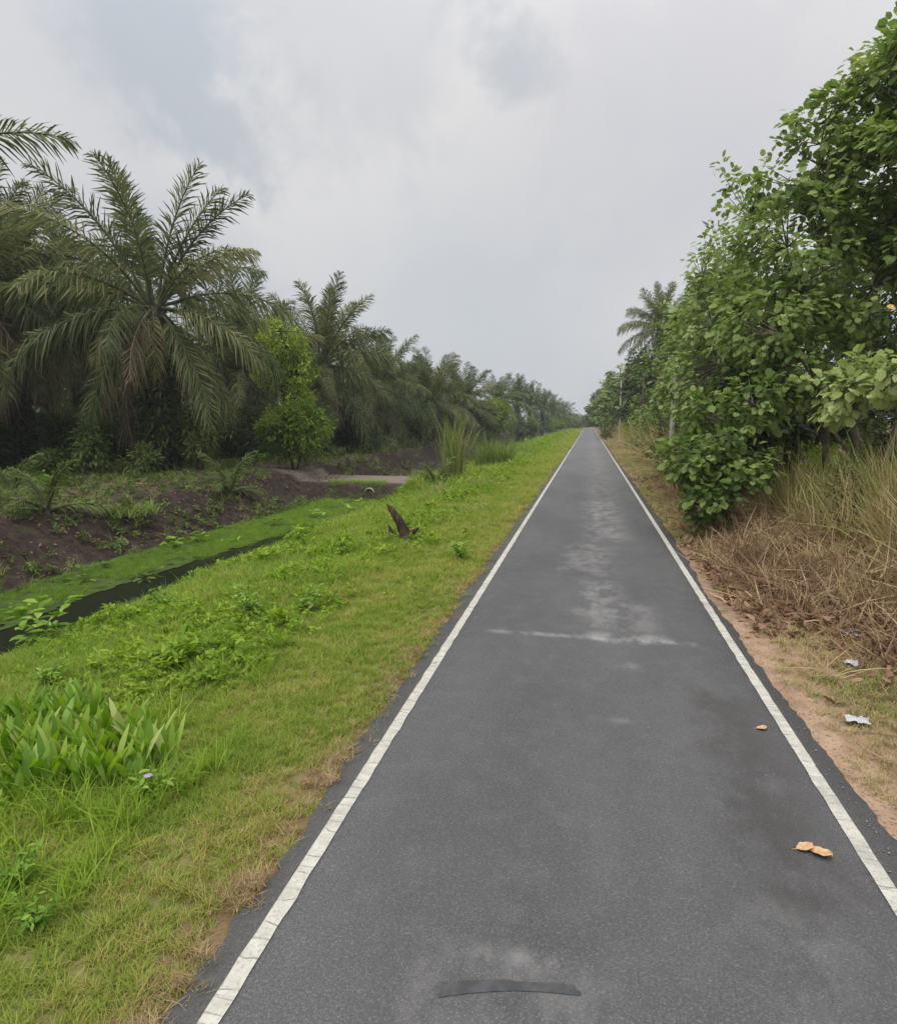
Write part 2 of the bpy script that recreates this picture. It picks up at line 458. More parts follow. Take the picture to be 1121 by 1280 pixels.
def terrain():
    t = NT('soil')
    x, y, z = t.xyz()
    n1 = t.noise(.9, 5, .6); n2 = t.noise(5, 5, .65); n3 = t.noise(28, 3, .65)
    wob = t.math('ADD', t.math('MULTIPLY', t.math('SUBTRACT', n1, .5), 1.1), t.math('MULTIPLY', t.math('SUBTRACT', n2, .5), .5))
    wx = t.math('ADD', x, wob)
    verge = t.mix(t.step(n2, .35, .68), (.10, .13, .026), (.19, .17, .065))
    verge = t.mix(t.math('MULTIPLY', t.step(n3, .5, .75), .5), verge, (.20, .165, .09))
    # bare brown edge beside the asphalt on the left
    edge = t.math('MULTIPLY', t.step(t.math('ADD', x, t.math('MULTIPLY', t.math('SUBTRACT', n2, .5), .5)), -2.05, -1.85), .8)
    verge = t.mix(edge, verge, (.20, .125, .075))
    # right shoulder: pinkish sand, then dry litter under the tall grass
    sand = t.mix(t.step(n2, .3, .7), (.27, .175, .11), (.40, .28, .19))
    sand = t.mix(t.math('MULTIPLY', t.step(n3, .52, .7), .4), sand, (.20, .145, .095))
    lit = t.mix(t.step(n2, .35, .7), (.15, .092, .062), (.30, .20, .13))
    lit = t.mix(t.math('MULTIPLY', t.step(n3, .5, .72), .6), lit, (.09, .06, .04))
    far = t.math('MULTIPLY', t.step(y, 7.0, 9.5), .55)
    rgt = t.mix(t.step(t.math('ADD', wx, far), 2.0, 2.7), sand, lit)
    c = t.mix(t.step(x, -.3, .3), verge, rgt)
    # dark peat of the ditch bank, then the trodden plantation floor
    peat = t.mix(t.step(n2, .35, .7), (.020, .014, .012), (.062, .043, .035))
    peat = t.mix(t.math('MULTIPLY', t.step(n3, .5, .72), .5), peat, (.095, .068, .052))
    mud = t.mix(t.math('MULTIPLY', t.step(n1, .56, .70), .5), peat, (.060, .070, .026))
    c = t.mix(t.step(wx, -7.5, -8.2), c, mud)
    floor = t.mix(t.step(n2, .35, .7), (.060, .045, .032), (.15, .115, .082))
    floor = t.mix(t.math('MULTIPLY', t.step(n1, .45, .62), .7), floor, (.062, .082, .030))
    c = t.mix(t.step(wx, -13.2, -14.2), c, floor)
    # beaten earth of the crossing over the ditch
    cr = t.math('MULTIPLY', t.math('MULTIPLY', t.step(y, 27.2, 27.9), t.step(y, 31.6, 30.9)), t.math('MULTIPLY', t.step(wx, -7.0, -7.8), t.step(wx, -16.5, -15)))
    c = t.mix(t.math('MULTIPLY', cr, t.step(z, -.55, -.25)), c, t.mix(n2, (.13, .105, .082), (.25, .215, .172)))
    hb = t.math('ADD', n2, t.math('MULTIPLY', n3, .4))
    t.surf(c, .95, t.bump(hb, .7, .05), .12)
    return t.m
M['soil'] = terrain()

def water():
    t = NT('ditch_water')
    n1 = t.noise(2.5, 2, .5)
    p = t.surf((.012, .014, .008), .22, t.bump(n1, .15, .02), .25)
    return t.m
M['water'] = water()

def weedmat():
    t = NT('duckweed')
    n1 = t.noise(3, 5, .65); n2 = t.noise(40, 2, .6)
    c = t.mix(t.step(n1, .35, .68), (.026, .048, .007), (.070, .105, .016))
    c = t.mix(t.math('MULTIPLY', t.step(n2, .48, .66), .7), c, (.03, .05, .008))
    t.surf(c, .75, t.bump(n2, .5, .01), .2)
    return t.m
M['duckweed'] = weedmat()

def plain(name, c1, c2, rough, scale=8, spec=.3, metal=0.0):
    t = NT(name)
    n1 = t.noise(scale, 4, .6, t.obj())
    t.surf(t.mix(t.step(n1, .35, .7), c1, c2), rough, t.bump(n1, .15, .01), spec, metal)
    return t.m
M['steel'] = plain('galvanised_steel', (.30, .28, .24), (.42, .39, .33), .55, 6, .5, .3)
M['lamp_glass'] = plain('lamp_lens', (.55, .54, .50), (.66, .64, .60), .3, 6, .5)
M['concrete'] = plain('weathered_concrete', (.26, .255, .24), (.42, .41, .385), .85, 5)
M['pole_wood'] = plain('tarred_wood', (.05, .045, .04), (.10, .09, .08), .9, 9)
M['cable'] = plain('cable_rubber', (.02, .02, .02), (.035, .035, .035), .6, 9)
M['plastic'] = plain('crumpled_plastic', (.36, .37, .39), (.48, .49, .51), .4, 20, .5)
M['grit'] = plain('stone_grit', (.26, .20, .145), (.42, .34, .26), .9, 30)
M['dryleaf'] = plain('curled_dry_leaf', (.42, .25, .12), (.60, .40, .22), .65, 22, .3)
M['orange_leaf'] = plain('orange_leaf', (.45, .28, .07), (.55, .38, .12), .5, 15, .3)

# ------------------------------------------------------------------ ground
PX_ = [-900, -60, -22, -16.4, -14.0, -13.1, -12.0, -10.9, -9.8, -8.9, -8.4, -7.5, -5.6, -4.2, -2.4, -1.65, 1.75, 2.4, 3.5, 4.6, 7, 14, 30, 900]
PZ_ = [.5, .35, .22, .25, .34, .10, -.62, -1.05, -1.30, -1.25, -1.05, -.76, -.40, -.17, -.03, -.045, -.045, -.02, .03, .14, .24, .3, .35, .5]
WATER_Z = -.90
def hz(x, y):
    z = float(np.interp(x, PX_, PZ_))
    a = 0.0
    if x < -2.2: a = min(1, (-2.2 - x) / 2.0) * .05
    if x > 2.4: a = min(1, (x - 2.4) / 1.5) * .03
    if -16.5 < x < -10.6: a = .17
    if y > 70: a *= .5
    if a:
        z += a * 1.6 * (mnoise.fractal(Vector((x * .55, y * .45, 3.7)), 1.0, 2.0, 3) )
    if 26.2 < y < 32.6 and x < -6.5:
        k = min(1, max(0, (y - 26.2) / 1.3)) * min(1, max(0, (32.6 - y) / 1.3))
        k = k * k * (3 - 2 * k) * min(1, max(0, (-6.5 - x) / 1.2))
        tgt = -.20 if x > -13 else .12
        z = z * (1 - k) + max(z, tgt) * k
    return z

def axis(parts):
    out = []
    for a, b, s in parts:
        out += list(np.arange(a, b - 1e-6, s))
    out.append(parts[-1][1])
    return np.array(out)

def build_ground():
    xs = axis([(-900, -60, 60), (-60, -20, 2.0), (-20, -17, .5), (-17, -6.6, .16), (-6.6, -2.4, .3), (-2.4, -1.7, .14), (-1.7, 1.7, .85), (1.7, 5, .16), (5, 14, .6), (14, 60, 4), (60, 900, 60)])
    ys = axis([(-8, 2, 1.0), (2, 45, .28), (45, 90, .9), (90, 260, 6), (260, 2600, 90)])
    nx, ny = len(xs), len(ys)
    v = np.zeros((ny, nx, 3), dtype=np.float32)
    for j, y in enumerate(ys):
        for i, x in enumerate(xs):
            v[j, i] = (x, y, hz(x, y))
    i, j = np.meshgrid(np.arange(nx - 1), np.arange(ny - 1))
    q = np.stack([j * nx + i, j * nx + i + 1, (j + 1) * nx + i + 1, (j + 1) * nx + i], axis=-1).reshape(-1, 4)
    o = link('ground', mesh('ground', v.reshape(-1, 3), q, M['soil'], smooth=True))
    tag(o, kind='structure')
build_ground()

ROAD_END = 240
def build_road():
    rng = random.Random(4)
    ys = axis([(-8, 2, .5), (2, 30, .07), (30, 80, .4), (80, ROAD_END, 4)])
    xs_in = np.linspace(-1, 1, 9)
    v, q = [], []
    nx = len(xs_in) + 2
    for j, y in enumerate(ys):
        e = 0.05 * mnoise.fractal(Vector((1.3, y * .7, 0)), 1, 2, 3) + .030 * mnoise.fractal(Vector((9.3, y * 5.0, 0)), .5, 2.2, 4)
        f = 0.05 * mnoise.fractal(Vector((7.7, y * .7, 4)), 1, 2, 3) + .024 * mnoise.fractal(Vector((3.3, y * 5.0, 2)), .5, 2.2, 4)
        xl, xr = -1.68 + 1.6 * e, 1.86 + 1.3 * f
        xr -= .10 * math.exp(-((y - 9.5) / 3.0) ** 2)
        row = [(xl - .015, y, -.07)] + [(xl + (xr - xl) * (s + 1) / 2, y, 0.0 if abs(s) < .95 else -.006) for s in xs_in] + [(xr + .015, y, -.07)]
        v += row
    for j in range(len(ys) - 1):
        for i in range(nx - 1):
            q.append((j * nx + i, j * nx + i + 1, (j + 1) * nx + i + 1, (j + 1) * nx + i))
    tag(link('road', mesh('road', v, q, M['asphalt'])), kind='structure')
    for X, seed in ((-1.487, 2.0), (1.648, 8.0)):
        v, q = [], []
        for j, y in enumerate(ys):
            a = .010 * mnoise.noise(Vector((seed, y * 5, 0))); b = .010 * mnoise.noise(Vector((seed + 3, y * 5, 0)))
            v += [(X - .045 + a, y, .004), (X + .045 + b, y, .004)]
        for j in range(len(ys) - 1):
            q.append((2 * j, 2 * j + 1, 2 * j + 3, 2 * j + 2))
        tag(link('road_marking', mesh('road_marking', v, q, M['paint'])), kind='structure')
    # dark curved strip at the near end of the lane, added for a stitching blur
    v, q = [], []
    N = 40
    for k in range(N + 1):
        s = k / N
        py0 = 1228 - 3 * math.sin(math.pi * s) + (4 * s if s > .5 else 0)
        py1 = 1247 - 7 * math.sin(math.pi * s) - 2 * s
        px = 548 + 178 * s
        if s > .96 or s < .02: py0 = py1 - 6
        for py in (py0, py1):
            g = ground(px + (3 * mnoise.noise(Vector((k * .4, py, 0)))), py, .004)
            v.append(tuple(g))
    for k in range(N):
        q.append((2 * k, 2 * k + 1, 2 * k + 3, 2 * k + 2))
    tag(link('stitch_blur_strip', mesh('stitch_blur_strip', v, q, M['stitch_blur'])), kind='structure')
build_road()

def build_water():
    tag(link('water', mesh('water', [(-12.6, -8, WATER_Z), (-7.5, -8, WATER_Z), (-7.5, 29, WATER_Z), (-12.6, 29, WATER_Z)], [(0, 1, 2, 3)], M['water'])), kind='structure')
    xs = np.arange(-12.3, -7.6, .07); ys = np.arange(4, 28.2, .07)
    v, q, idx = [], [], {}
    def vid(i, j):
        if (i, j) not in idx:
            idx[(i, j)] = len(v)
            x, y = xs[i], ys[j]
            v.append((x, y, WATER_Z + .006 + .010 * (mnoise.noise(Vector((x * 3, y * 3, 1))) + .5)))
        return idx[(i, j)]
    for j in range(len(ys) - 1):
        for i in range(len(xs) - 1):
            x, y = xs[i], ys[j]
            n = mnoise.fractal(Vector((x * .6, y * .35, 5)), 1, 2, 4)
            lim = -9.45 + .5 * n + (max(0, (y - 14)) * .14)
            if x < lim and mnoise.fractal(Vector((x * 3, y * 2.4, 2)), .8, 2.1, 4) > -.55:
                q.append((vid(i, j), vid(i + 1, j), vid(i + 1, j + 1), vid(i, j + 1)))
    tag(link('duckweed', mesh('duckweed', v, q, M['duckweed'])), 'bright green duckweed covering the far half of the ditch water', 'duckweed', kind='stuff')
build_water()

# ------------------------------------------------------------------ scatter (uncountable growth only)
def blade_tuft(name, seed, n, h, spread, w, mat, curve=.5, lean=0.3, seg=2, broad=False, tint=(0, 1)):
    r = random.Random(seed)
    mb = MB()
    for k in range(n):
        a = r.uniform(0, 2 * math.pi); rr = spread * math.sqrt(r.random())
        bx, by = rr * math.cos(a), rr * math.sin(a)
        az = r.uniform(0, 2 * math.pi)
        hh = h * r.uniform(.45, 1.0); ln = lean * r.uniform(.2, 1.0); cv = curve * r.uniform(.3, 1.0)
        ww = w * r.uniform(.6, 1.2)
        sx, sy = -math.sin(az), math.cos(az)
        vs = []
        for s in range(seg + 1):
            u = s / seg
            out = hh * (ln * u + cv * u * u)
            up = hh * (u - .45 * cv * u * u)
            wd = ww * ((1 - u) ** .6 if not broad else max(.07, math.sin(math.pi * min(1, .02 + max(0, u - .22) * 1.25)) ** .8)) * .5 + .0006
            px, py = bx + math.cos(az) * out, by + math.sin(az) * out
            vs += [(px - sx * wd, py - sy * wd, up), (px + sx * wd, py + sy * wd, up)]
        fs = [(2 * s, 2 * s + 1, 2 * s + 3, 2 * s + 2) for s in range(seg)]
        mb.add(vs, fs, r.uniform(*tint))
    return mb.mesh(name, mat)

def rosette(name, seed, n, size, mat, height=.1, tmpl=LEAF_OVAL, tf=LEAF_OVAL_F):
    r = np.random.RandomState(seed)
    az = r.uniform(0, 2 * np.pi, n); el = r.uniform(-.1, .9, n)
    P = np.stack([r.normal(0, .04, n) * size * 8, r.normal(0, .04, n) * size * 8, r.uniform(.15, 1, n) * height], 1)
    A = np.stack([np.cos(az) * np.cos(el), np.sin(az) * np.cos(el), np.sin(el)], 1)
    N = np.stack([r.normal(0, .3, n), r.normal(0, .3, n), np.ones(n)], 1) - A * np.sin(el)[:, None] * .5
    v, f, t = place(tmpl, tf, P, A, N, r.uniform(.6, 1.1, n) * size, r.uniform(0, 1, n))
    return mesh(name, v, f, mat, t)

def scatter(name, pts, variants, label, cat, seed=0):
    """pts: rows of x, y, z, scale, tilt, tint; one geometry-nodes object."""
    rng = np.random.RandomState(seed)
    p = np.asarray(pts, dtype=np.float32)
    me = bpy.data.meshes.new(name)
    me.vertices.add(len(p))
    me.vertices.foreach_set('co', p[:, :3].ravel().copy())
    def put(nm, typ, arr, key='value'):
        a = me.attributes.new(nm, typ, 'POINT'); a.data.foreach_set(key, arr)
    put('scl', 'FLOAT', p[:, 3].copy())
    rot = np.stack([rng.normal(0, 1, len(p)) * p[:, 4], rng.normal(0, 1, len(p)) * p[:, 4], rng.uniform(0, 6.283, len(p))], 1).astype(np.float32)
    put('rot', 'FLOAT_VECTOR', rot.ravel(), 'vector')
    put('tint', 'FLOAT', p[:, 5].copy())
    put('pick', 'INT', rng.randint(0, len(variants), len(p)).astype(np.int32))
    src = bpy.data.collections.new(name + '_kinds')
    for i, vm in enumerate(variants):
        src.objects.link(bpy.data.objects.new('%s_kind_%02d' % (name, i), vm))
    ng = bpy.data.node_groups.new(name, 'GeometryNodeTree')
    ng.interface.new_socket('Geometry', in_out='INPUT', socket_type='NodeSocketGeometry')
    ng.interface.new_socket('Geometry', in_out='OUTPUT', socket_type='NodeSocketGeometry')
    n, l = ng.nodes, ng.links
    gi, go = n.new('NodeGroupInput'), n.new('NodeGroupOutput')
    m2p = n.new('GeometryNodeMeshToPoints')
    ci = n.new('GeometryNodeCollectionInfo'); ci.inputs['Collection'].default_value = src
    ci.inputs['Separate Children'].default_value = True; ci.inputs['Reset Children'].default_value = True
    iop = n.new('GeometryNodeInstanceOnPoints'); iop.inputs['Pick Instance'].default_value = True
    def na(nm, typ):
        a = n.new('GeometryNodeInputNamedAttribute'); a.data_type = typ; a.inputs['Name'].default_value = nm
        return a.outputs['Attribute']
    l.new(gi.outputs[0], m2p.inputs['Mesh']); l.new(m2p.outputs[0], iop.inputs['Points'])
    l.new(ci.outputs[0], iop.inputs['Instance'])
    l.new(na('pick', 'INT'), iop.inputs['Instance Index'])
    l.new(na('rot', 'FLOAT_VECTOR'), iop.inputs['Rotation'])
    l.new(na('scl', 'FLOAT'), iop.inputs['Scale'])
    l.new(iop.outputs[0], go.inputs[0])
    o = link(name, me)
    md = o.modifiers.new('growth', 'NODES'); md.node_group = ng
    tag(o, label, cat, kind='stuff')
    return o

def in_view(x, y, m=1.08):
    d = CROT.transposed() @ (Vector((x, y, 0)) - CAM)
    if d.z > -.3: return False
    return abs(d.x / -d.z) < W_PX / 2 / F_PX * m + .05 and d.y / -d.z > -(H_PX / 2 / F_PX) * m - .05

def nz(x, y, s, k=0.0, o=3):
    return mnoise.fractal(Vector((x * s, y * s, k)), 1.0, 2.0, o)

def build_grass():
    r = random.Random(11)
    short = [blade_tuft('grass_tuft', 20 + i, 22, .085, .055, .0055, M['grass'], .7, .6) for i in range(6)]
    short += [blade_tuft('grass_tuft', 40 + i, 16, .13, .05, .006, M['grass'], .9, .5) for i in range(3)]
    pts = []
    # mown verge and the rougher slope to the ditch
    for (y0, y1, dens, sc) in ((1.8, 5, 620, .75), (5, 9, 400, .85), (9, 16, 190, 1.15), (16, 30, 80, 1.7), (30, 60, 22, 2.8), (60, 120, 7, 4.2), (120, 225, 2, 6)):
        A = (y1 - y0) * 7.0
        for _ in range(int(A * dens)):
            x = r.uniform(-7.95, -1.62); y = r.uniform(y0, y1)
            if not in_view(x, y): continue
            if 27 < y < 31.4 and x < -7.6: continue
            g = nz(x, y, .8, 1); g2 = nz(x, y, 2.4, 7)
            edge = -1.74 + .12 * nz(0, y, 1.6, 9)
            if x > edge and r.random() < .8: continue
            if x > -2.2 and g2 < -.1 and r.random() < .45: continue
            if g2 < -.5 and r.random() < .5: continue
            rough = min(1, max(0, (-3.3 - x) / 1.4))
            s = sc * r.uniform(.7, 1.2) * (1 + rough * (.75 + .8 * max(0, g)))
            tint = .45 + .42 * g + r.uniform(-.25, .25) - .22 * rough + (.38 if x > -2.25 else 0) * r.random() + (.35 if g2 < -.25 else 0)
            if y > 100: s *= .8
            pts.append((x, y, hz(x, y) - .005, s, .12, min(1.05, max(0, tint))))
    scatter('grass', pts, short, 'short green grass growing on the verge left of the lane', 'grass', 1)
    # leafy weeds among the grass
    wv = [rosette('weed_kind', 70 + i, 20, .085, M['weed'], .20) for i in range(4)] + [rosette('weed_kind', 90 + i, 13, .07, M['weed'], .09, LEAF_ROUND, LEAF_ROUND_F) for i in range(2)]
    pts = []
    for (y0, y1, dens, sc) in ((2, 6, 95, .7), (6, 12, 80, .85), (12, 26, 40, 1.1), (26, 60, 9, 1.9), (60, 130, 2, 3.2)):
        for _ in range(int((y1 - y0) * 6.6 * dens)):
            x = r.uniform(-8.0, -2.5); y = r.uniform(y0, y1)
            if not in_view(x, y): continue
            if 27 < y < 31.4 and x < -7.6: continue
            g = nz(x, y, .55, 21)
            dens2 = min(1, max(0.03, (-3.0 - x) / 1.3)) * min(1, max(.06, .45 + 1.9 * g))
            if r.random() > dens2: continue
            pts.append((x, y, hz(x, y), sc * r.uniform(.6, 1.2) * (1 + .9 * max(0, nz(x, y, .9, 8))), .15, min(1, max(-.2, .42 + .65 * nz(x, y, 1.1, 4) + r.uniform(-.35, .35)))))
    scatter('weeds', pts, wv, 'bright leafy weeds spread through the slope above the ditch', 'weeds', 2)
    # sparse half-dead turf on the right shoulder
    dv = [blade_tuft('dry_turf_kind', 110 + i, 18, .10, .06, .005, M['dry'], .9, .8) for i in range(5)]
    pts = []
    for (y0, y1, dens, sc) in ((2, 6, 800, .7), (6, 12, 420, .9), (12, 25, 130, 1.3), (25, 60, 20, 2.2), (60, 160, 5, 3.5)):
        for _ in range(int((y1 - y0) * 2.1 * dens)):
            x = r.uniform(1.85, 4.2); y = r.uniform(y0, y1)
            if not in_view(x, y): continue
            g = nz(x, y, 1.0, 33); g2 = nz(x, y, 3, 12)
            k = min(1, max(0.04, (x - 1.95 - .22 * nz(2, y, 1.2, 3)) / .45)) * min(1, max(.12, .7 + .8 * g2))
            if 8.5 < y < 15 and x > 2.4: k *= .35
            if y > 14: k = max(k, .75 if 14 < y < 45 else .4)
            if r.random() > k: continue
            green = nz(x, y, .5, 40) > .0 or (14 < y < 45 and x < 3.4)
            tint = (.0 if green else .48) + .3 * g + r.uniform(-.12, .22)
            pts.append((x, y, hz(x, y) - .004, sc * r.uniform(.6, 1.3), .15, min(1, max(0, tint))))
    scatter('turf', pts, dv, 'thin yellowing turf on the sandy shoulder right of the lane', 'turf', 3)
    # grit and crumbs of stone gathered along both road edges
    gv = []
    for i in range(4):
        rr = random.Random(300 + i)
        v = [(rr.uniform(.7, 1.2) * a, rr.uniform(.7, 1.2) * b, rr.uniform(.5, .9) * c) for a in (-1, 1) for b in (-1, 1) for c in (0, 1)]
        gv.append(mesh('grit_kind', np.array(v) * .0065, [(0, 1, 3, 2), (4, 6, 7, 5), (0, 4, 5, 1), (2, 3, 7, 6), (1, 5, 7, 3), (0, 2, 6, 4)], M['grit']))
    pts = []
    for _ in range(5200):
        y = 1.9 + 16 * r.random() ** 1.7
        if r.random() < .22: x = -1.71 + r.gauss(0, .05)
        elif r.random() < .9: x = 1.92 + abs(r.gauss(0, .22)) * r.choice((1, 1, -.4))
        else: x = r.uniform(-1.6, 1.6)
        pts.append((x, y, max(hz(x, y), .001) if -1.68 < x < 1.80 else hz(x, y) + .002, r.uniform(.25, 1.0) * (.5 if abs(x) < 1.7 else 1), .4, .5))
    scatter('grit', pts, gv, 'small grit and stone crumbs along the edges of the lane', 'grit', 12)
    # tall dry grass bank
    tv = [blade_tuft('dry_grass_kind', 130 + i, 13, 1.95, .13, .022, M['dry'], .42, .16, 4) for i in range(5)]
    tv += [blade_tuft('dry_grass_kind', 150 + i, 8, 1.4, .2, .026, M['dry'], 1.4, .4, 5) for i in range(3)]
    pts = []
    for (y0, y1, dens, sc) in ((3.5, 12, 64, 1.0), (12, 24, 32, 1.05), (24, 45, 18, 1.3), (45, 110, 5.0, 1.5)):
        for _ in range(int((y1 - y0) * 7 * dens)):
            x = r.uniform(3.15, 10); y = r.uniform(y0, y1)
            if not in_view(x, y, 1.2): continue
            front = 3.60 + .30 * max(0, 1 - abs(y - 6.5) / 3) + .35 * nz(1, y, .35, 50) - (.35 if y > 18 else 0) + .45 * math.exp(-((y - 11.5) / 3.2) ** 2)
            if x < front: continue
            if x > 7 and r.random() < .5: continue
            h = min(1.05, .58 + (x - front) / .8)
            g = nz(x, y, .5, 60)
            tint = .56 + .40 * g + r.uniform(-.28, .34)
            if g > .30 or r.random() < .13: tint = r.uniform(-.2, .2)
            if nz(x, y, .9, 63) < -.32: continue
            h *= .75 + .55 * (nz(x, y, 1.3, 70) + .5)
            if y > 13.5 and x > 4.6: h *= .72
            pts.append((x, y, hz(x, y) - .02, sc * h * r.uniform(.65, 1.2), .16 + .22 * (h < .8), min(1, max(0, tint))))
    scatter('dry_grass', pts, tv, 'tall straw coloured grass standing on the bank right of the lane', 'dry grass', 4)
    # matted dead stalks at the foot of the bank
    # creepers climbing through the dry stalks
    cv = [rosette('creeper_kind', 260 + i, 14, .10, M['weed'], .22) for i in range(3)]
    pts = []
    for _ in range(5200):
        x = r.uniform(3.4, 8.5); y = r.uniform(6, 60)
        g = nz(x, y, .55, 111)
        if g < -.02 or not in_view(x, y, 1.1): continue
        top = min(1.5, max(.1, (x - 3.5) * 1.1))
        pts.append((x, y, hz(x, y) + top * r.random() ** .8, (.7 if y < 20 else 1.2) * r.uniform(.6, 1.2), .6, min(.7, max(0, .3 + .4 * g + r.uniform(-.25, .2)))))
    scatter('creepers', pts, cv, 'green creepers climbing through the dry stalks on the right bank', 'creepers', 11)
    mv = [blade_tuft('matted_kind', 170 + i, 16, .42, .20, .017, M['dry'], 1.5, .9, 4, tint=(.35, 1.1)) for i in range(5)]
    pts = []
    for _ in range(4300):
        x = r.uniform(2.2, 4.5); y = r.uniform(4.2, 26)
        foot = 3.45 + .35 * max(0, 1 - abs(y - 6.2) / 3) - .95 * math.exp(-((y - 11.5) / 3.6) ** 2) + .3 * nz(0, y, .9, 5) - (.5 if y > 16 else 0)
        d = x - foot
        if d < 0 and r.random() < 1 - math.exp(d * 4): continue
        heap = min(.30, max(0, d) * .4) * (.6 + .8 * (nz(x, y, 1.2, 9) + .5))
        if y > 16: heap *= .5
        pts.append((x, y, hz(x, y) + r.uniform(-.03, max(.01, heap)), r.uniform(.5, 1.25), .75, min(1.15, max(.45, .88 + .5 * nz(x, y, 1.5, 15) + r.uniform(-.25, .3)))))
    scatter('matted_grass', pts, mv, 'matted dead brown stalks lying at the foot of the dry bank', 'dead grass', 5)
    pts = []
    for _ in range(9000):
        x = r.uniform(-11.2, -8.6); y = r.uniform(6, 28)
        lim = -9.55 + .45 * nz(x, y, .6, 5) + max(0, (y - 14)) * .14
        if x > lim or nz(x, y, .9, 81) < -.35: continue
        pts.append((x, y, max(hz(x, y), WATER_Z), r.uniform(.16, .42), .2, min(.8, max(-.3, -.05 + .02 * (y - 12) + .5 * nz(x, y, .8, 3) + r.uniform(-.25, .25)))))
    scatter('water_weeds', pts, [blade_tuft('water_blade_kind', 280 + i, 16, .5, .2, .012, M['weed'], .9, .4, 3) for i in range(3)], 'short grassy water weed growing through the duckweed', 'water plants', 7)
    # dead fringe along the asphalt edge
    fr = [blade_tuft('edge_kind', 190 + i, 16, .09, .06, .005, M['dry'], .8, 1.3, tint=(.5, 1.0)) for i in range(3)]
    pts = []
    for _ in range(2600):
        y = 2 + 48 * r.random() ** 1.6
        if nz(3, y, 1.3, 14) < .12 and r.random() < .85: continue
        x = -1.78 + .06 * nz(0, y, 1.6, 9) + r.gauss(0, .075)
        pts.append((x, y, max(-.03, hz(x, y)) + (.03 if x > -1.76 else 0), r.uniform(.35, .8), .3, r.uniform(.62, 1.0)))
    scatter('edge_grass', pts, fr, 'rusty dead grass fringe along the left edge of the asphalt', 'dead grass', 8)
    # long grass on the outer verge, near the viewer and again beyond the crossing
    lg = [blade_tuft('rough_kind', 210 + i, 18, .42, .12, .010, M['weed'], .9, .4, 3) for i in range(4)]
    pts = []
    for (y0, y1, dens, sc) in ((2.2, 5, 120, .68), (5, 7, 60, .75), (7, 24, 26, .85), (24, 60, 10, 1.5), (60, 170, 2.6, 2.4)):
        for _ in range(int((y1 - y0) * 7 * dens)):
            x = r.uniform(-10.5, -2.6); y = r.uniform(y0, y1)
            if not in_view(x, y): continue
            if 26.5 < y < 32 and x < -7.2: continue
            if y < 27 and x < -7.8: continue
            g = nz(x, y, .45, 91)
            edge = (-2.45 if y < 4.6 else -2.9) if y < 7 else (-3.9 if y < 24 else -3.8)
            if x > edge + .8 * g: continue
            if 3.9 < y < 5.6 and x < -2.7 and r.random() < .85: continue
            k = .45 + 1.2 * g + (.25 if y > 24 else 0) + (.5 if y < 5 else 0)
            if r.random() > k: continue
            pts.append((x, y, hz(x, y) - .01, sc * r.uniform(.5, 1.3), .2, min(1, max(-.4, (.34 if y < 6 else .10) + .6 * nz(x, y, 1.1, 17) + r.uniform(-.3, .3)))))
    scatter('rough_grass', pts, lg, 'longer rough grass on the outer part of the left verge', 'grass', 9)
    # dull growth on the bank and under the palms
    bv = [rosette('bank_kind', 230 + i, 18, .17, M['mid'], .24) for i in range(3)] + [blade_tuft('bank_blade_kind', 240 + i, 16, .5, .12, .012, M['dryclump'], .9, .5, 3) for i in range(2)]
    pts = []
    for (y0, y1, dens, sc) in ((9, 26, 24, .85), (26, 50, 6, 1.2), (50, 120, 1.2, 2.2)):
        for _ in range(int((y1 - y0) * 14 * dens)):
            x = r.uniform(-26, -11.0); y = r.uniform(y0, y1)
            if not in_view(x, y): continue
            if 27 < y < 31.5 and x > -16: continue
            g = nz(x, y, .5, 71)
            k = (.40 if x > -13.3 else .72) + 1.0 * g
            if r.random() > k: continue
            pts.append((x, y, hz(x, y) - .01, sc * r.uniform(.5, 1.2), .25, .5))
    scatter('bank_growth', pts, bv, 'dull low growth on the ditch bank and under the palms', 'undergrowth', 10)
    lv = []
    for i in range(3):
        T = LEAF_OVAL.copy(); T[:, 2] += .25 * (np.abs(T[:, 1]) * 2) + .12 * np.sin(T[:, 0] * 5 + i); T[:, 1] *= 1.3
        v, f, t = place(T, LEAF_OVAL_F, np.zeros((1, 3)), np.array([[1., 0, 0]]), np.array([[0, 0, 1.]]), np.array([.11]), np.array([.5]))
        lv.append(mesh('dead_leaf_kind', v, f, M['litter_leaf'], t))
    pts = []
    for _ in range(21000):
        y = r.uniform(3, 30) if r.random() < .5 else 11.2 + r.gauss(0, 2.4)
        if y < 3: continue
        x = 3.0 + r.gauss(0, .62) if y > 8 else 3.5 + r.gauss(0, .5)
        if x < 1.95: continue
        if y < 8 and r.random() < .72: continue
        pts.append((x, y, hz(x, y) + .012 + max(0, x - 2.6) * .30 * r.random(), r.uniform(.5, 1.3), .6, r.random()))
    for _ in range(3800):
        x = r.uniform(-18, -11.2); y = r.uniform(11, 40)
        pts.append((x, y, hz(x, y) + .012, r.uniform(.4, 1.2), .5, r.random() * .45))
    for _ in range(130):
        x = -1.98 + r.gauss(0, .12); y = r.uniform(2.5, 14)
        pts.append((x, y, .006, r.uniform(.15, .45), .5, r.uniform(.4, 1)))
    scatter('leaf_litter', pts, lv, 'reddish brown dead leaves littering the ground', 'leaf litter', 6)
build_grass()

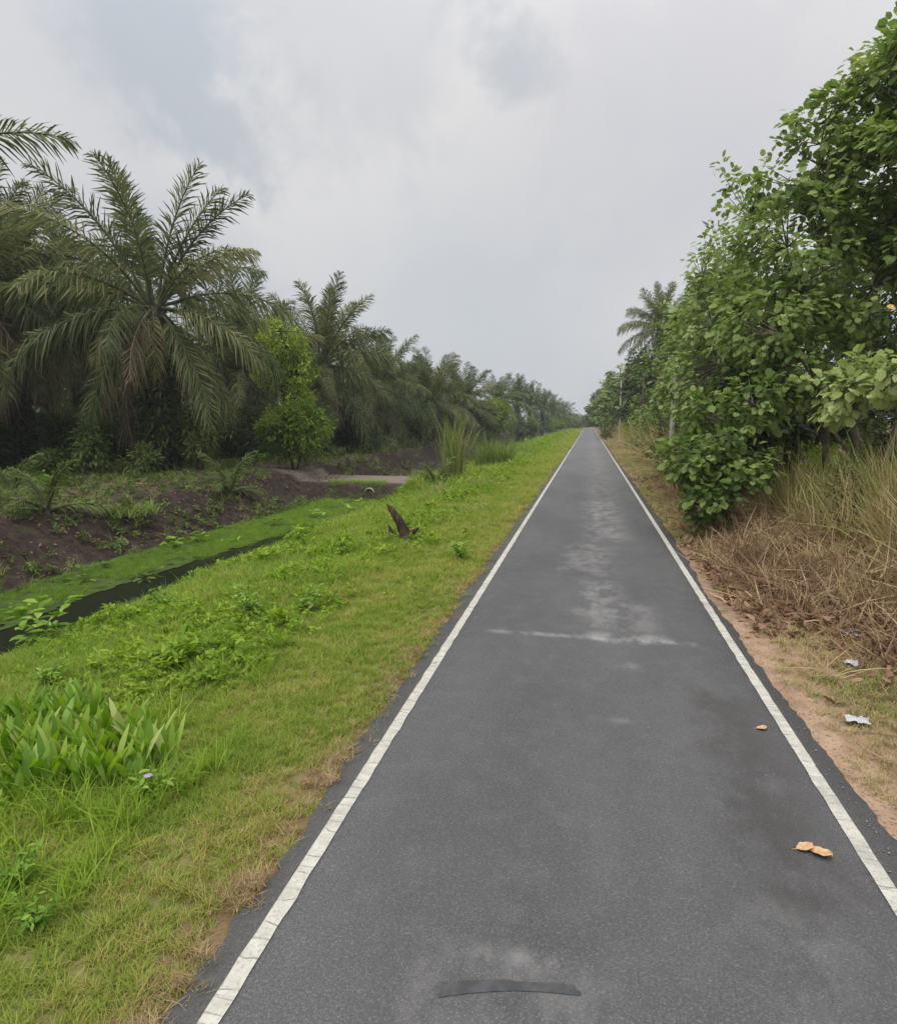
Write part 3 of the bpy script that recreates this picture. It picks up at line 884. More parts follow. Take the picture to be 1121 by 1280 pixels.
# ------------------------------------------------------------------ palms
def frond_mesh(name, seed, e0, droop, L=5.4, mat='palm', stalk='frond_stalk', nl=96, ll=1.05, lw=.066, hang=.5, tint=(.1, .9), petiole=.17):
    """Feather frond growing from the origin along +X, arching by `droop` degrees over its length."""
    r = random.Random(seed)
    N = 26
    pts, ang = [], []
    x = z = yy = 0.0
    sway = r.uniform(-.10, .10)
    for k in range(N + 1):
        s = k / N
        a = R(e0 - droop * s ** 1.6)
        pts.append(Vector((x, sway * L * s * s, z))); ang.append(a)
        x += math.cos(a) * L / N; z += math.sin(a) * L / N
    mb = MB()
    mb.tube(pts, [.055 * (1 - .86 * (k / N)) + .006 for k in range(N + 1)], 5, .9, False)
    nb = MB()
    def curve(s):
        f = min(s, .9999) * N; i = int(f); u = f - i
        p = pts[i].lerp(pts[i + 1], u)
        d = (pts[i + 1] - pts[i]).normalized()
        return p, d
    for side in (-1, 1):
        for k in range(nl):
            s = petiole + (1 - petiole) * (k + r.uniform(.1, .9)) / nl
            p, d = curve(s)
            sidev = Vector((0, side, 0))
            nrm = d.cross(sidev) * side
            if nrm.length < .01: nrm = Vector((0, 0, 1))
            nrm.normalize()
            if nrm.z < 0 and abs(nrm.z) > .3: nrm = -nrm
            u = (s - petiole) / (1 - petiole)
            ln = ll * (.42 + .62 * math.sin(math.pi * min(1, .14 + u * .80)) ** .8) * r.uniform(.8, 1.1)
            if u > .86: ln *= 1 - (u - .86) * 3.2
            fw = R(38 + 24 * u + r.uniform(-9, 9))                 # towards the tip
            lift = R(r.choice((-22, 8, 30)) + r.uniform(-10, 10))   # leaflets leave in several planes
            dirv = (sidev * math.cos(fw) + d * math.sin(fw))
            dirv = dirv * math.cos(lift) + nrm * math.sin(lift)
            dirv.normalize()
            g = hang * r.uniform(.55, 1.25)
            q0 = p
            q1 = p + dirv * ln * .5 + Vector((0, 0, -ln * .5 * .35 * g))
            q2 = p + dirv * ln * (1 - .22 * g) + Vector((0, 0, -ln * g * .95))
            w = d * lw * .5
            w1 = w * 1.0
            tt = r.uniform(*tint)
            nb.add([tuple(q0 - w * .5), tuple(q0 + w * .5), tuple(q1 - w1), tuple(q1 + w1), tuple(q2 - w * .18), tuple(q2 + w * .18)],
                   [(0, 1, 3, 2), (2, 3, 5, 4)], tt)
    v = np.concatenate(mb.v + nb.v)
    fa, fb = np.concatenate(mb.f), np.concatenate(nb.f) + mb.n
    t = np.concatenate(mb.t + nb.t)
    me = mesh(name, v, np.concatenate([fa, fb]), [M[stalk], M[mat]], t, False, [0] * len(fa) + [1] * len(fb))
    return me

CLS = {'A': (83, 22, .22), 'B': (66, 34, .30), 'C': (46, 60, .42), 'D': (22, 66, .52), 'E': (-8, 58, .6), 'F': (-48, 30, .55)}
FR = {k: [frond_mesh('frond_' + k.lower(), 300 + i * 7 + ord(k), e, d, hang=h) for i in range(3)] for k, (e, d, h) in CLS.items()}
FR['X'] = [frond_mesh('frond_short', 700 + i, 52, 52, hang=.55, L=4.4, tint=(.3, 1)) for i in range(2)]
FR['Y'] = [frond_mesh('yellow_frond', 500 + i, -20 - 25 * i, 55, 4.2, 'palm_yellow', nl=50, hang=.9) for i in range(2)]
FR['Z'] = [frond_mesh('dead_frond', 520 + i, -38 - 14 * i, 40, 4.6, 'palm_dead', 'twig', nl=44, hang=1.1) for i in range(3)]

def palm_trunk(seed, h, r0=.34):
    rr = random.Random(seed)
    mb = MB()
    N = 12
    mb.tube([(.06 * math.sin(k * .7 + seed), .05 * math.cos(k * .9), h * k / N - .15) for k in range(N + 1)],
            [r0 * (1.25 if k == 0 else 1.0 + .10 * rr.uniform(-1, 1)) for k in range(N + 1)], 12, .5)
    nb = int(h * 13)
    for k in range(nb):                                   # cut frond bases spiral up the stem
        a = k * 2.399 + rr.uniform(-.2, .2); z = .15 + (h - .2) * k / nb
        L = rr.uniform(.16, .34) * (1 + .5 * (k / nb))
        c, s = math.cos(a), math.sin(a)
        b = Vector((c * r0 * .85, s * r0 * .85, z)); e = Vector((c * (r0 + L * .6), s * (r0 + L * .6), z + L))
        w = Vector((-s, c, 0)) * rr.uniform(.07, .11); th = Vector((c, s, 0)) * .05
        v = [b - w, b + w, b + w * .9 - Vector((0, 0, .12)), b - w * .9 - Vector((0, 0, .12)), e - w * .6, e + w * .6, e + w * .5 + th, e - w * .5 + th]
        mb.add([tuple(p) for p in v], [(0, 1, 5, 4), (3, 7, 6, 2), (0, 4, 7, 3), (1, 2, 6, 5), (4, 5, 6, 7)], rr.random())
    return mb.mesh('palm_trunk', M['bark_palm'])

TRUNKS = {h: palm_trunk(int(h * 10), h) for h in (3.2, 4.6, 5.6, 6.4, 7.6)}
def near_trunk(h): return min(TRUNKS, key=lambda k: abs(k - h))

def fern_mesh(seed, h):
    """Ferns growing on a palm stem."""
    r = np.random.RandomState(seed)
    n = int(h * 300)
    az = r.uniform(0, 2 * np.pi, n); z = r.uniform(.4, h, n)
    rr_ = r.uniform(.34, .75, n)
    P = np.stack([np.cos(az) * rr_, np.sin(az) * rr_, z], 1)
    A = np.stack([np.cos(az + r.normal(0, .5, n)), np.sin(az + r.normal(0, .5, n)), r.uniform(-1.1, .6, n)], 1)
    N = np.stack([np.cos(az) * .4, np.sin(az) * .4, np.ones(n)], 1)
    v, f, t = place(LEAF_OVAL * np.array([1, .55, 1], dtype=np.float32), LEAF_OVAL_F, P, A, N, r.uniform(.22, .55, n), r.uniform(0, .8, n))
    return mesh('epiphyte_fern', v, f, M['broad_dark'], t)
FERN = fern_mesh(3, 5.0)

def palm(x, y, h, label, fronds=None, scale=1.0, seed=0, ferns=False, group='oil palms along the front of the plantation', nd=3, extra=()):
    r = random.Random(seed)
    z = hz(x, y) - .05
    root = empty('oil_palm', (x, y, z))
    tag(root, label, 'palm tree', group)
    th = near_trunk(h)
    link('trunk', TRUNKS[th], root, scale=(1, 1, h / th))
    if ferns: link('epiphyte_fern', FERN, root, scale=(1, 1, min(1, h * .9 / 5)))
    lst = list(fronds or [])
    if not fronds:
        for cls, n in (('A', 5), ('B', 7), ('C', 8), ('D', 9), ('E', 9), ('F', 9)):
            o = r.random() * 6.28
            for k in range(n):
                lst.append((cls, o + 2 * math.pi * k / n + r.uniform(-.25, .25), r.uniform(.85, 1.06)))
        for k in range(nd): lst.append(('Z', r.uniform(0, 6.28), r.uniform(.8, 1)))
        if r.random() < .6: lst.append(('Y', r.uniform(0, 6.28), .9))
    for cls, az, s in list(lst) + list(extra):
        nm = {'Z': 'dead_frond', 'Y': 'yellow_frond'}.get(cls, 'frond')
        f = link(nm, r.choice(FR[cls]), root, (.16 * math.cos(az), .16 * math.sin(az), h - .15 + (.12 if cls in 'AB' else 0)), (0, 0, az), s * scale)
        f.rotation_euler = (r.uniform(-.35, .35) if cls not in 'ZYF' else 0, 0, az)
    return root

def crown_mesh(seed, n=34, nl=36):
    """Whole palm crown in one mesh, for palms too far off to show their fronds."""
    r = random.Random(seed)
    V, F_, T, k0 = [], [], [], 0
    order = ['A'] * 5 + ['B'] * 8 + ['C'] * 8 + ['D'] * 7 + ['E'] * 5 + ['F'] * 3
    for k, c in enumerate(order):
        e, d, h = CLS[c]
        me = frond_mesh('tmp', seed * 50 + k, e + r.uniform(-8, 8), d, mat='palm_far', nl=nl, hang=h, lw=.11, ll=1.1)
        v = np.empty(len(me.vertices) * 3, dtype=np.float32); me.vertices.foreach_get('co', v); v = v.reshape(-1, 3)
        lp = np.empty(len(me.loops), dtype=np.int32); me.loops.foreach_get('vertex_index', lp)
        t = np.empty(len(me.vertices), dtype=np.float32); me.attributes['tint'].data.foreach_get('value', t)
        az = k * 2.399 + r.uniform(-.3, .3); s = r.uniform(.82, 1.05)
        cz, sz = math.cos(az), math.sin(az)
        v = (v @ np.array([(cz, sz, 0), (-sz, cz, 0), (0, 0, 1)])) * s
        V.append(v); F_.append(lp.reshape(-1, 4) + k0); T.append(t); k0 += len(v)
        bpy.data.meshes.remove(me)
    return mesh('palm_crown', np.concatenate(V), np.concatenate(F_), M['palm_far'], np.concatenate(T))
CROWNS = [crown_mesh(s) for s in (1, 2, 3)]

def far_palm(x, y, h, label, group, k, scale=1.0, rz=0.0):
    root = empty('oil_palm', (x, y, hz(x, y) - .05), rz)
    tag(root, label, 'palm tree', group)
    th = near_trunk(h)
    link('trunk', TRUNKS[th], root, scale=(1, 1, h / th))
    link('crown', CROWNS[k % 3], root, (0, 0, h - .1), scale=scale)

def build_palms():
    rt, lf, tw, aw = R(34), R(214), R(304), R(124)       # right, left, towards and away as seen from the lane
    p = at(192, 378, 25.0)
    main = [('A', lf - .5, 1.0), ('A', aw, .98), ('A', rt + .3, .97), ('B', lf + .1, 1.10), ('B', lf + .9, .95), ('B', rt + .12, .98), ('B', rt - .5, .9), ('B', aw + .4, .95), 
            ('X', rt + .05, 1.0), ('C', rt + .5, .92), ('C', lf - .25, 1.0), ('C', lf + .55, 1.05), ('C', aw - .4, 1.0), ('C', tw + .9, .8),
            ('D', rt - .1, .95), ('D', rt + .7, 1.0), ('D', lf + .1, 1.05), ('D', lf - .7, 1.0), ('D', tw - .9, .95), ('D', aw + .2, 1.0),
            ('E', rt - .45, 1.0), ('E', rt + .25, .95), ('E', lf + .3, 1.0), ('E', lf - .5, .9), ('E', tw + .8, .9), ('E', tw - .5, .85),
            ('F', rt - .2, .9), ('F', rt - .8, .95), ('F', rt + .3, .85), ('F', lf + .1, .9), ('F', lf - .3, .8), ('F', tw + .9, .75), ('F', aw - .8, .9), ('F', lf + .5, .9), ('F', aw, .9),
            ('Y', tw - .05, .72), ('Y', lf + .75, .85), ('Y', lf + 1.1, .8), ('Z', tw - .5, .8), ('Z', lf - .35, 1.05), ('Z', tw - 1.25, .95), ('Z', rt - .65, .8), ('Z', lf + .2, 1.1)]
    palm(p.x, p.y, p.z - hz(p.x, p.y), 'tallest full crowned oil palm at the front left with upright fronds against the sky', main, 1.12, 1, True)
    p = at(-175, 232, 15.5)
    lst = [('C', rt + .02, 1.03), ('D', rt - .75, .9), ('B', lf, 1.0), ('C', lf + .5, 1.0), ('C', aw + .9, 1.0), ('D', lf - .4, 1.0), ('E', lf + .8, 1.0), ('C', tw - .6, .9), ('A', lf, .9), ('B', aw + .6, .95), ('E', aw + 1.2, .9), ('F', lf, .9)]
    palm(p.x, p.y, p.z - hz(p.x, p.y), 'oil palm cut off by the left edge, one frond reaching in at the top left', lst, 1.05, 12, False)
    specs = [(-35, 360, 23.5, 'oil palm whose trunk is cut by the left edge below the high single frond', 31, 3),
             (92, 395, 33, 'dark oil palm half hidden behind the tallest palm, on its left', 32, 5),
             (300, 458, 36, 'dark oil palm half hidden behind the tallest palm, on its right', 33, 3),
             (2, 345, 27, 'dark oil palm at the left edge beside the tallest palm, with brown hanging fronds', 2, 7),
             (402, 452, 41, 'oil palm behind the lime green tree with a few fronds standing above it', 3, 2),
             (470, 486, 52, 'oil palm to the right of the lime green tree, with its crown against the sky', 4, 3),
             (538, 498, 62, 'broad oil palm behind the tall reed clump with a brown frond hanging down', 5, 4),
             (578, 505, 76, 'oil palm whose fronds rise just left of the round green tree', 6, 2)]
    for px, py, Y, lab, sd, nd in specs:
        p = at(px, py, Y)
        palm(p.x, p.y, max(2.2, p.z - hz(p.x, p.y)), lab, None, 1.02 if Y < 50 else .95, sd + 20, Y < 30, nd=nd, extra=[('Z', rt - .3 + .35 * k, 1.05) for k in range(4)] if px in (2, -35) else [('Z', tw + .5, .9)])
    g = 'oil palms in the deeper rows of the plantation'
    lab = 'oil palm in the deeper rows behind the front palms, half hidden by their fronds'
    r = random.Random(5)
    k = 0
    for X, y0, y1, st in ((-25.5, 34, 130, 9), (-33.5, 38, 150, 9), (-42, 44, 160, 9.5)):
        y = y0
        while y < y1:
            far_palm(X + r.uniform(-1, 1), y + r.uniform(-1, 1), r.uniform(4.6, 6.6), lab, g, k, r.uniform(.85, 1.0), r.uniform(0, 6.28))
            k += 1; y += st
    g = 'oil palms far along the left side of the lane'
    for i, (px, py, Y, l2) in enumerate(((622, 508, 92, 'distant oil palm directly behind the round green tree'),
                                  (646, 505, 106, 'distant oil palm just right of the round green tree, tallest of the far row'),
                                  (662, 508, 122, 'distant oil palm third from the round green tree towards the lane end'),
                                  (678, 513, 142, 'distant oil palm near the left end of the low far bushes'),
                                  (690, 516, 168, 'small distant oil palm low beside the far end of the lane'),
                                  (704, 519, 200, 'farthest oil palm on the left where the lane vanishes'))):
        p = at(px, py, Y)
        far_palm(p.x, p.y, max(2.5, p.z - hz(p.x, p.y)), l2, g, i, .95, i * 1.3)
    # the one on the right
    p = at(826, 412, 58)
    rp = empty('oil_palm', (p.x, p.y, hz(p.x, p.y)))
    tag(rp, 'lone tall palm with drooping fronds above the bushes right of the lane', 'palm tree')
    link('trunk', TRUNKS[7.6], rp, scale=(.75, .75, p.z / 7.6))
    rr = random.Random(77)
    for cls, n in (('A', 3), ('B', 5), ('C', 7), ('D', 7), ('E', 6), ('F', 4)):
        for k in range(n):
            az = 2 * math.pi * k / n + rr.uniform(-.3, .3)
            link('frond', rr.choice(FR[cls]), rp, (0, 0, p.z - .15), (0, 0, az), rr.uniform(.66, .78))
build_palms()

# ------------------------------------------------------------------ broadleaf trees and shrubs
def broadleaf(name, loc, label, cat, blobs, stems, mat='broad', bark='bark', seed=0, ncl=260, per=16, leaf=.2, tmpl='round',
              group=None, gap=.05, cl_r=.32, tint=(.1, .9), clump=.5, twig=True):
    """blobs: (centre, radii) in local metres; stems: polylines [(point, radius), ...] in local metres."""
    rs = np.random.RandomState(seed); r = random.Random(seed)
    root = empty(name, loc); tag(root, label, cat, group)
    tb = MB()
    nodes = []
    for st in stems:
        P = [Vector(p) for p, _ in st]; Rr = [q for _, q in st]
        pts, rad = [], []
        for i in range(len(P) - 1):
            for k in range(4):
                u = k / 4
                pts.append(P[i].lerp(P[i + 1], u) + Vector((r.gauss(0, .03), r.gauss(0, .03), 0)) * (0 if i == 0 and k == 0 else 1))
                rad.append(Rr[i] + (Rr[i + 1] - Rr[i]) * u)
        pts.append(P[-1]); rad.append(Rr[-1])
        tb.tube(pts, rad, 7, .5)
        nodes += pts[3:]
    link('trunk', tb.mesh('trunk', M[bark], True), root)
    NP = np.array([tuple(p) for p in nodes])
    vol = np.array([b[1][0] * b[1][1] * b[1][2] for b in blobs]) ** .72
    cs = []
    tries = 0
    while len(cs) < ncl and tries < ncl * 30:
        tries += 1
        b = blobs[rs.choice(len(blobs), p=vol / vol.sum())]
        d = rs.normal(0, 1, 3); d /= np.linalg.norm(d)
        c = np.array(b[0]) + d * np.array(b[1]) * rs.uniform(.35, 1.0) ** .5 * rs.uniform(.92, 1.06)
        if mnoise.noise(Vector(c * .9 + seed)) < -.62 + gap * 4.2 and rs.rand() < .9: continue
        if c[2] < .15: continue
        cs.append((c, d))
    bb = MB()
    P_, A_, N_, S_, T_ = [], [], [], [], []
    for c, d in cs:
        i = np.argmin(((NP - c) ** 2).sum(1) + 2.0 * np.maximum(0, NP[:, 2] - c[2]))
        if twig:
            a = NP[i]; m = (a + c) / 2 + np.array([0, 0, -.12 * np.linalg.norm(c - a)]) * .6
            ln = np.linalg.norm(c - a)
            bb.tube([tuple(a), tuple(m), tuple(c)], [.012 + .010 * ln, .010 + .004 * ln, .006], 4, .5, False)
        n = max(3, int(per * rs.uniform(.6, 1.3)))
        off = rs.normal(0, 1, (n, 3)); off /= np.linalg.norm(off, axis=1, keepdims=True)
        off *= (rs.uniform(.2, 1, (n, 1)) * cl_r)
        off[:, 2] *= .75
        A = off / cl_r + d[None] * .5 + rs.normal(0, .25, (n, 3)); A[:, 2] -= .35
        N = np.stack([rs.normal(0, .38, n), rs.normal(0, .38, n), np.ones(n)], 1) + d[None] * .65
        P_.append(c + off); A_.append(A); N_.append(N); S_.append(leaf * rs.uniform(.45, 1.0, n) ** .8 * rs.uniform(1.0, 1.4))
        base = rs.uniform(0, 1)
        T_.append(np.clip(tint[0] + (tint[1] - tint[0]) * (clump * base + (1 - clump) * rs.uniform(0, 1, n)), 0, 1))
    tm, tf = (LEAF_ROUND, LEAF_ROUND_F) if tmpl == 'round' else (LEAF_OVAL, LEAF_OVAL_F)
    v, f, t = place(tm, tf, np.concatenate(P_), np.concatenate(A_), np.concatenate(N_), np.concatenate(S_), np.concatenate(T_))
    if twig: link('branches', bb.mesh('branches', M[bark]), root)
    link('crown', mesh('crown', v, f, M[mat], t), root)
    return root

def shrub(px, py, Y, w, h, label, mat='mid', seed=0, leaf=.12, per=16, tmpl='oval', name='shrub', cat='shrub', group=None, n=None, bark='bark_dark', X=None, tint=(.1, .9), gap=.05):
    p = at(px, py, Y)
    x = p.x if X is None else X
    z = hz(x, Y)
    r = random.Random(seed + 100)
    blobs = [((r.uniform(-.12, .12) * w, r.uniform(-.12, .12) * w, h * .55), (w * .40, w * .40, h * .42))]
    for k in range(4):
        a = k * 1.57 + r.uniform(-.5, .5)
        blobs.append(((math.cos(a) * w * .24, math.sin(a) * w * .24, h * r.uniform(.28, .72)), (w * .26, w * .26, h * .25)))
    stems = []
    for k in range(3):
        a = k * 2.1 + r.random()
        stems.append([((.1 * math.cos(a), .1 * math.sin(a), -.1), .02 + .010 * h), ((.12 * w * math.cos(a), .12 * w * math.sin(a), h * .4), .018 + .006 * h), ((.22 * w * math.cos(a), .22 * w * math.sin(a), h * .8), .008)])
    ar = w * h
    return broadleaf(name, (x, Y, z), label, cat, blobs, stems, mat, bark, seed, n or int(18 + ar * 11), per, leaf, tmpl, group, gap, .12 + .05 * min(4, w) + leaf * .4, tint)

def build_right_trees():
    # tall slender-stemmed tree by the dry bank
    b = Vector((6.0, 17.0, hz(6, 17)))
    def s(lx, ly, lz): return (lx, ly, lz)
    stems = [[(s(0, 0, -.1), .11), (s(.1, .1, 2.2), .095), (s(.25, .1, 4.6), .07), (s(.5, .2, 7.6), .035), (s(1.1, .2, 10.0), .012)],
             [(s(-.35, .15, -.1), .08), (s(-.55, .1, 2.0), .07), (s(-1.1, .0, 4.2), .05), (s(-1.7, -.1, 6.2), .02)],
             [(s(.30, -.2, -.1), .075), (s(.75, -.3, 2.0), .065), (s(1.3, -.4, 4.4), .05), (s(1.9, -.4, 7.0), .02)],
             [(s(-.1, -.1, 1.6), .05), (s(-.9, -.5, 3.0), .04), (s(-1.9, -.8, 4.2), .02)],
             [(s(.2, .1, 3.4), .05), (s(-.6, .3, 5.2), .040), (s(-1.2, .3, 7.2), .028), (s(-1.0, .2, 8.9), .010)],
             [(s(0, -.1, 2.4), .04), (s(.4, -1.2, 3.2), .03), (s(.7, -2.0, 3.5), .012)]]
    blobs = [((.4, .2, 7.6), (1.9, 1.9, 1.7)), ((-1.3, 0, 6.2), (1.5, 1.6, 1.3)), ((1.9, -.2, 6.6), (1.6, 1.6, 1.8)), ((-2.1, -.4, 4.6), (1.25, 1.4, 1.1)),
             ((.2, .2, 5.2), (1.6, 1.6, 1.2)), ((2.0, .4, 4.4), (1.4, 1.5, 1.1)), ((-1.1, -.6, 3.5), (1.2, 1.2, .8)), ((.8, .2, 9.0), (1.3, 1.2, 1.0)), ((1.7, .3, 9.8), (1.1, 1.1, .8)), ((2.6, .1, 8.6), (1.3, 1.3, 1.2)), ((-.75, 0, 8.7), (1.0, 1.0, .8)), ((-.2, .1, 8.9), (.9, .9, .7)), ((.3, 0, 9.8), (.95, 1.0, .75)), ((-1.6, 0, 7.7), (1.05, 1.0, .9)), ((2.4, .8, 2.6), (.9, .9, .7))]
    broadleaf('broadleaf_tree', b, 'tall broad leaved tree with several slim grey stems standing in the dry grass', 'tree', blobs, stems, seed=3, ncl=820, per=20, leaf=.19, gap=.14, cl_r=.42, group='broad leaved trees right of the lane')
    # bright low bough hanging out in front
    broadleaf('broadleaf_tree', Vector((6.2, 13.6, hz(6.2, 13.6))), 'small pale green tree with large light leaves in front of the slim grey stems', 'tree',
              [((-.7, 0, 3.1), (1.1, .8, .42)), ((.55, .1, 3.25), (1.1, .8, .45)), ((-1.6, .2, 2.75), (.5, .5, .35))],
              [[((.1, .3, -.1), .06), ((.05, .2, 1.6), .05), ((-.5, .1, 2.8), .03), ((-1.4, .1, 3.0), .012)], [((.05, .2, 1.6), .04), ((.4, .1, 2.7), .03), ((1.2, .1, 3.2), .012)]],
              seed=9, ncl=95, per=15, leaf=.20, gap=.02, cl_r=.34, tint=(.45, 1.0), group='broad leaved trees right of the lane')
    # taller neighbour to the right, running out of the frame
    b = Vector((8.7, 15.6, hz(8.7, 15.6)))
    stems = [[((0, 0, -.1), .14), ((.1, .1, 3), .12), ((-.1, .1, 6.5), .085), ((-.2, 0, 10), .04), ((-.3, 0, 12), .012)],
             [((.05, 0, 2.6), .07), ((-1.0, -.2, 5.2), .055), ((-2.0, -.3, 8.0), .02)],
             [((.05, 0, 3.6), .06), ((1.3, -.2, 6.4), .045), ((2.4, -.2, 9.0), .02)],
             [((-.1, .1, 5.6), .05), ((-.9, .4, 8.2), .035), ((-1.4, .5, 10.2), .015)]]
    blobs = [((-.2, 0, 10.9), (1.5, 1.5, 1.25)), ((-1.5, .1, 9.4), (1.4, 1.5, 1.2)), ((1.4, .2, 9.4), (1.8, 1.6, 1.5)), ((-2.0, -.2, 7.6), (1.5, 1.5, 1.2)), ((.2, .1, 7.6), (1.8, 1.6, 1.3)),
             ((-1.2, -.2, 5.7), (1.5, 1.4, 1.0)), ((1.6, -.1, 6.0), (1.6, 1.5, 1.2)), ((-.2, 0, 4.2), (1.5, 1.3, .9)), ((-1.7, .1, 9.7), (1.2, 1.2, .9)), ((-2.5, 0, 9.0), (1.1, 1.1, .9)), ((1.2, 0, 11.2), (1.3, 1.3, 1.1))]
    t = broadleaf('broadleaf_tree', b, 'tallest broad leaved tree at the right edge with gaps of sky in its crown', 'tree', blobs, stems, seed=5, ncl=650, per=20, leaf=.19, gap=.14, cl_r=.42, group='broad leaved trees right of the lane')
    q = at(1108, 382, 13.6)
    T = LEAF_ROUND.copy()
    v, f, tt = place(T, LEAF_ROUND_F, np.array([tuple(q - b)]), np.array([[.9, -.2, -.3]]), np.array([[0, -.8, .5]]), np.array([.15]), np.array([.5]))
    o = link('leaf', mesh('orange_leaf', v, f, M['orange_leaf'], tt), t); o['label'] = 'single withered orange leaf'
    # further back, closing the gap to the palm
    def tree(px, Y, top, w, label, seed, mat='broad', leaf=.22, ncl=None, low=.22, tmpl='round', gap=.11, X=None, group='broad leaved trees right of the lane', tint=(.05, .95)):
        x = at(px, 500, Y).x if X is None else X
        z = hz(x, Y)
        h = (VPY - top) / F_PX * Y * 1.0 + CAM.z - z
        r = random.Random(seed)
        blobs = []
        nb = max(5, int(h * 1.1))
        for k in range(nb):
            u = low + (1 - low) * (k + .5) / nb
            a = k * 2.4 + r.random()
            rad = w * .5 * (1 - .55 * max(0, u - .55) / .45)
            blobs.append(((math.cos(a) * rad * .45, math.sin(a) * rad * .45, h * u - .25), (rad * .72, rad * .72, h * .15)))
        stems = [[((0, 0, -.1), .05 + .012 * h), ((.1, .1, h * .4), .04 + .008 * h), ((.05, .1, h * .9), .015)],
                 [((.1, 0, h * .25), .05), ((w * .2, .1, h * .55), .03), ((w * .28, .1, h * .8), .012)],
                 [((0, .1, h * .2), .05), ((-w * .2, -.1, h * .5), .03), ((-w * .3, -.1, h * .72), .012)]]
        return broadleaf('broadleaf_tree', (x, Y, z), label, 'tree', blobs, stems, mat, 'bark', seed, ncl or int(40 + w * h * 7), 14, leaf, tmpl, group, gap, .38, tint)
    tree(926, 23.5, 268, 4.8, 'broad leaved tree behind the slim stemmed tree, on its lane side', 21, low=.32)
    tree(897, 29, 325, 4.4, 'leafy tree nearest the lone palm, on the near side of the pale pole', 22)
    tree(1085, 27, 300, 5.0, 'leafy tree filling the gap behind the slim grey stems', 23, 'broad_dark')
    tree(1010, 33, 340, 6.0, 'dark leafy tree far behind the slim grey stems', 24, 'broad_dark', .26)
    tree(1190, 24, 380, 6.0, 'dark tree beyond the dry grass at the right edge', 25, 'broad_dark', .26)
    tree(866, 36, 372, 4.2, 'leafy tree just right of the pale pole', 26, 'mid', .22)
    tree(838, 48, 392, 4.6, 'leafy tree under the lone palm crown', 27, 'broad', .26)
    tree(808, 62, 440, 5.0, 'leafy tree left of the lone palm trunk', 28, 'broad_dark', .3)
    tree(800, 82, 452, 6.5, 'dark leafy tree behind the nearer street lamp', 29, 'mid', .34)
    tree(778, 98, 462, 7.0, 'rounded roadside tree just beyond the nearer street lamp', 30, 'broad', .38)
    tree(770, 116, 474, 6.5, 'second roadside tree beyond the nearer street lamp', 31, 'mid', .42)
    tree(760, 136, 482, 7.0, 'roadside tree just before the farther street lamp', 32, 'broad', .46)
    tree(752, 176, 490, 8.0, 'roadside tree beyond the farther street lamp', 33, 'mid', .55)
    tree(749, 212, 500, 8.0, 'last roadside tree on the right where the lane ends', 34, 'broad', .6)
    # shrubs along the bank
    p = at(897, 560, 14.8)
    broadleaf('shrub', Vector((p.x, 14.8, hz(p.x, 14.8))), 'dark green leafy shrub leaning from the dry bank towards the lane', 'shrub',
              [((.1, .1, 2.3), (.7, .7, .55)), ((-.55, -.1, 1.7), (.55, .6, .5)), ((.5, -.1, 1.5), (.65, .6, .5)), ((-.15, -.2, 1.0), (.6, .6, .4)), ((.8, .3, 2.9), (.6, .6, .6)), ((-.35, .2, 2.75), (.35, .4, .3)), ((.05, 0, .5), (.4, .4, .3))],
              [[((0, 0, -.1), .05), ((.05, 0, 1.0), .04), ((.1, .1, 2.5), .012)], [((.05, 0, -.1), .04), ((-.25, -.05, .9), .03), ((-.6, -.1, 1.9), .01)], [((0, .05, -.1), .04), ((.35, 0, 1.0), .03), ((.7, .2, 2.8), .01)]],
              'broad', 'bark', 41, 150, 15, .19, 'round', 'shrubs on the right bank', .10, .30, (.0, .85), .6)
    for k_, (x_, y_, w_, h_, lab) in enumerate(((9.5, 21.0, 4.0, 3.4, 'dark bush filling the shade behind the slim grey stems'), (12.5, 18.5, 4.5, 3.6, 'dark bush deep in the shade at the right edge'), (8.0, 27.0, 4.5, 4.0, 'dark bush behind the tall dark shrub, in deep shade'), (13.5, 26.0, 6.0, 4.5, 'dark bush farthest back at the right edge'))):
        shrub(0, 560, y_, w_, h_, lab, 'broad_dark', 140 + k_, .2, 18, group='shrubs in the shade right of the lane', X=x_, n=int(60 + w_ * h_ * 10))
    for k_, (x_, y_, w_, h_, lab, m_) in enumerate(((4.5, 12.6, 1.1, 1.7, 'small green shrub poking out of the dry grass beside the leaning shrub', 'mid'), (4.9, 10.4, .9, 1.7, 'small green creeper tangled in the middle of the dry grass', 'mid'), (6.3, 11.6, 1.3, 2.0, 'leafy green shrub in the dry grass below the pale green tree', 'broad'),
                                                  (3.9, 17.5, 1.3, 1.5, 'creeper covered shrub just beyond the leaning bank shrub', 'mid'), (4.3, 24.5, 1.8, 2.0, 'green creeper mound near the foot of the pale grey pole', 'mid'))):
        shrub(0, 560, y_, w_, h_, lab, m_, 150 + k_, .09 + .03 * (m_ == 'broad'), 16, group='small shrubs in the dry grass', X=x_, n=int(40 + w_ * h_ * 14))
    shrub(940, 520, 17.5, 2.6, 4.6, 'tall dark shrub between the leaning bank shrub and the slim stems', 'broad_dark', 42, .22, 15, 'round', n=170, group='shrubs on the right bank')
    shrub(858, 540, 21, 1.7, 2.8, 'shrub wrapped in creepers just beyond the leaning bank shrub', 'mid', 43, .13, 18, group='shrubs on the right bank', n=120)
    shrub(838, 530, 29, 2.4, 3.2, 'creeper covered shrub at the foot of the pale pole', 'mid', 44, .15, 16, group='shrubs on the right bank')
    shrub(793, 545, 58, 2.6, 2.9, 'bright green shrub beside the dark post', 'lime', 45, .22, 16, group='shrubs on the right bank')
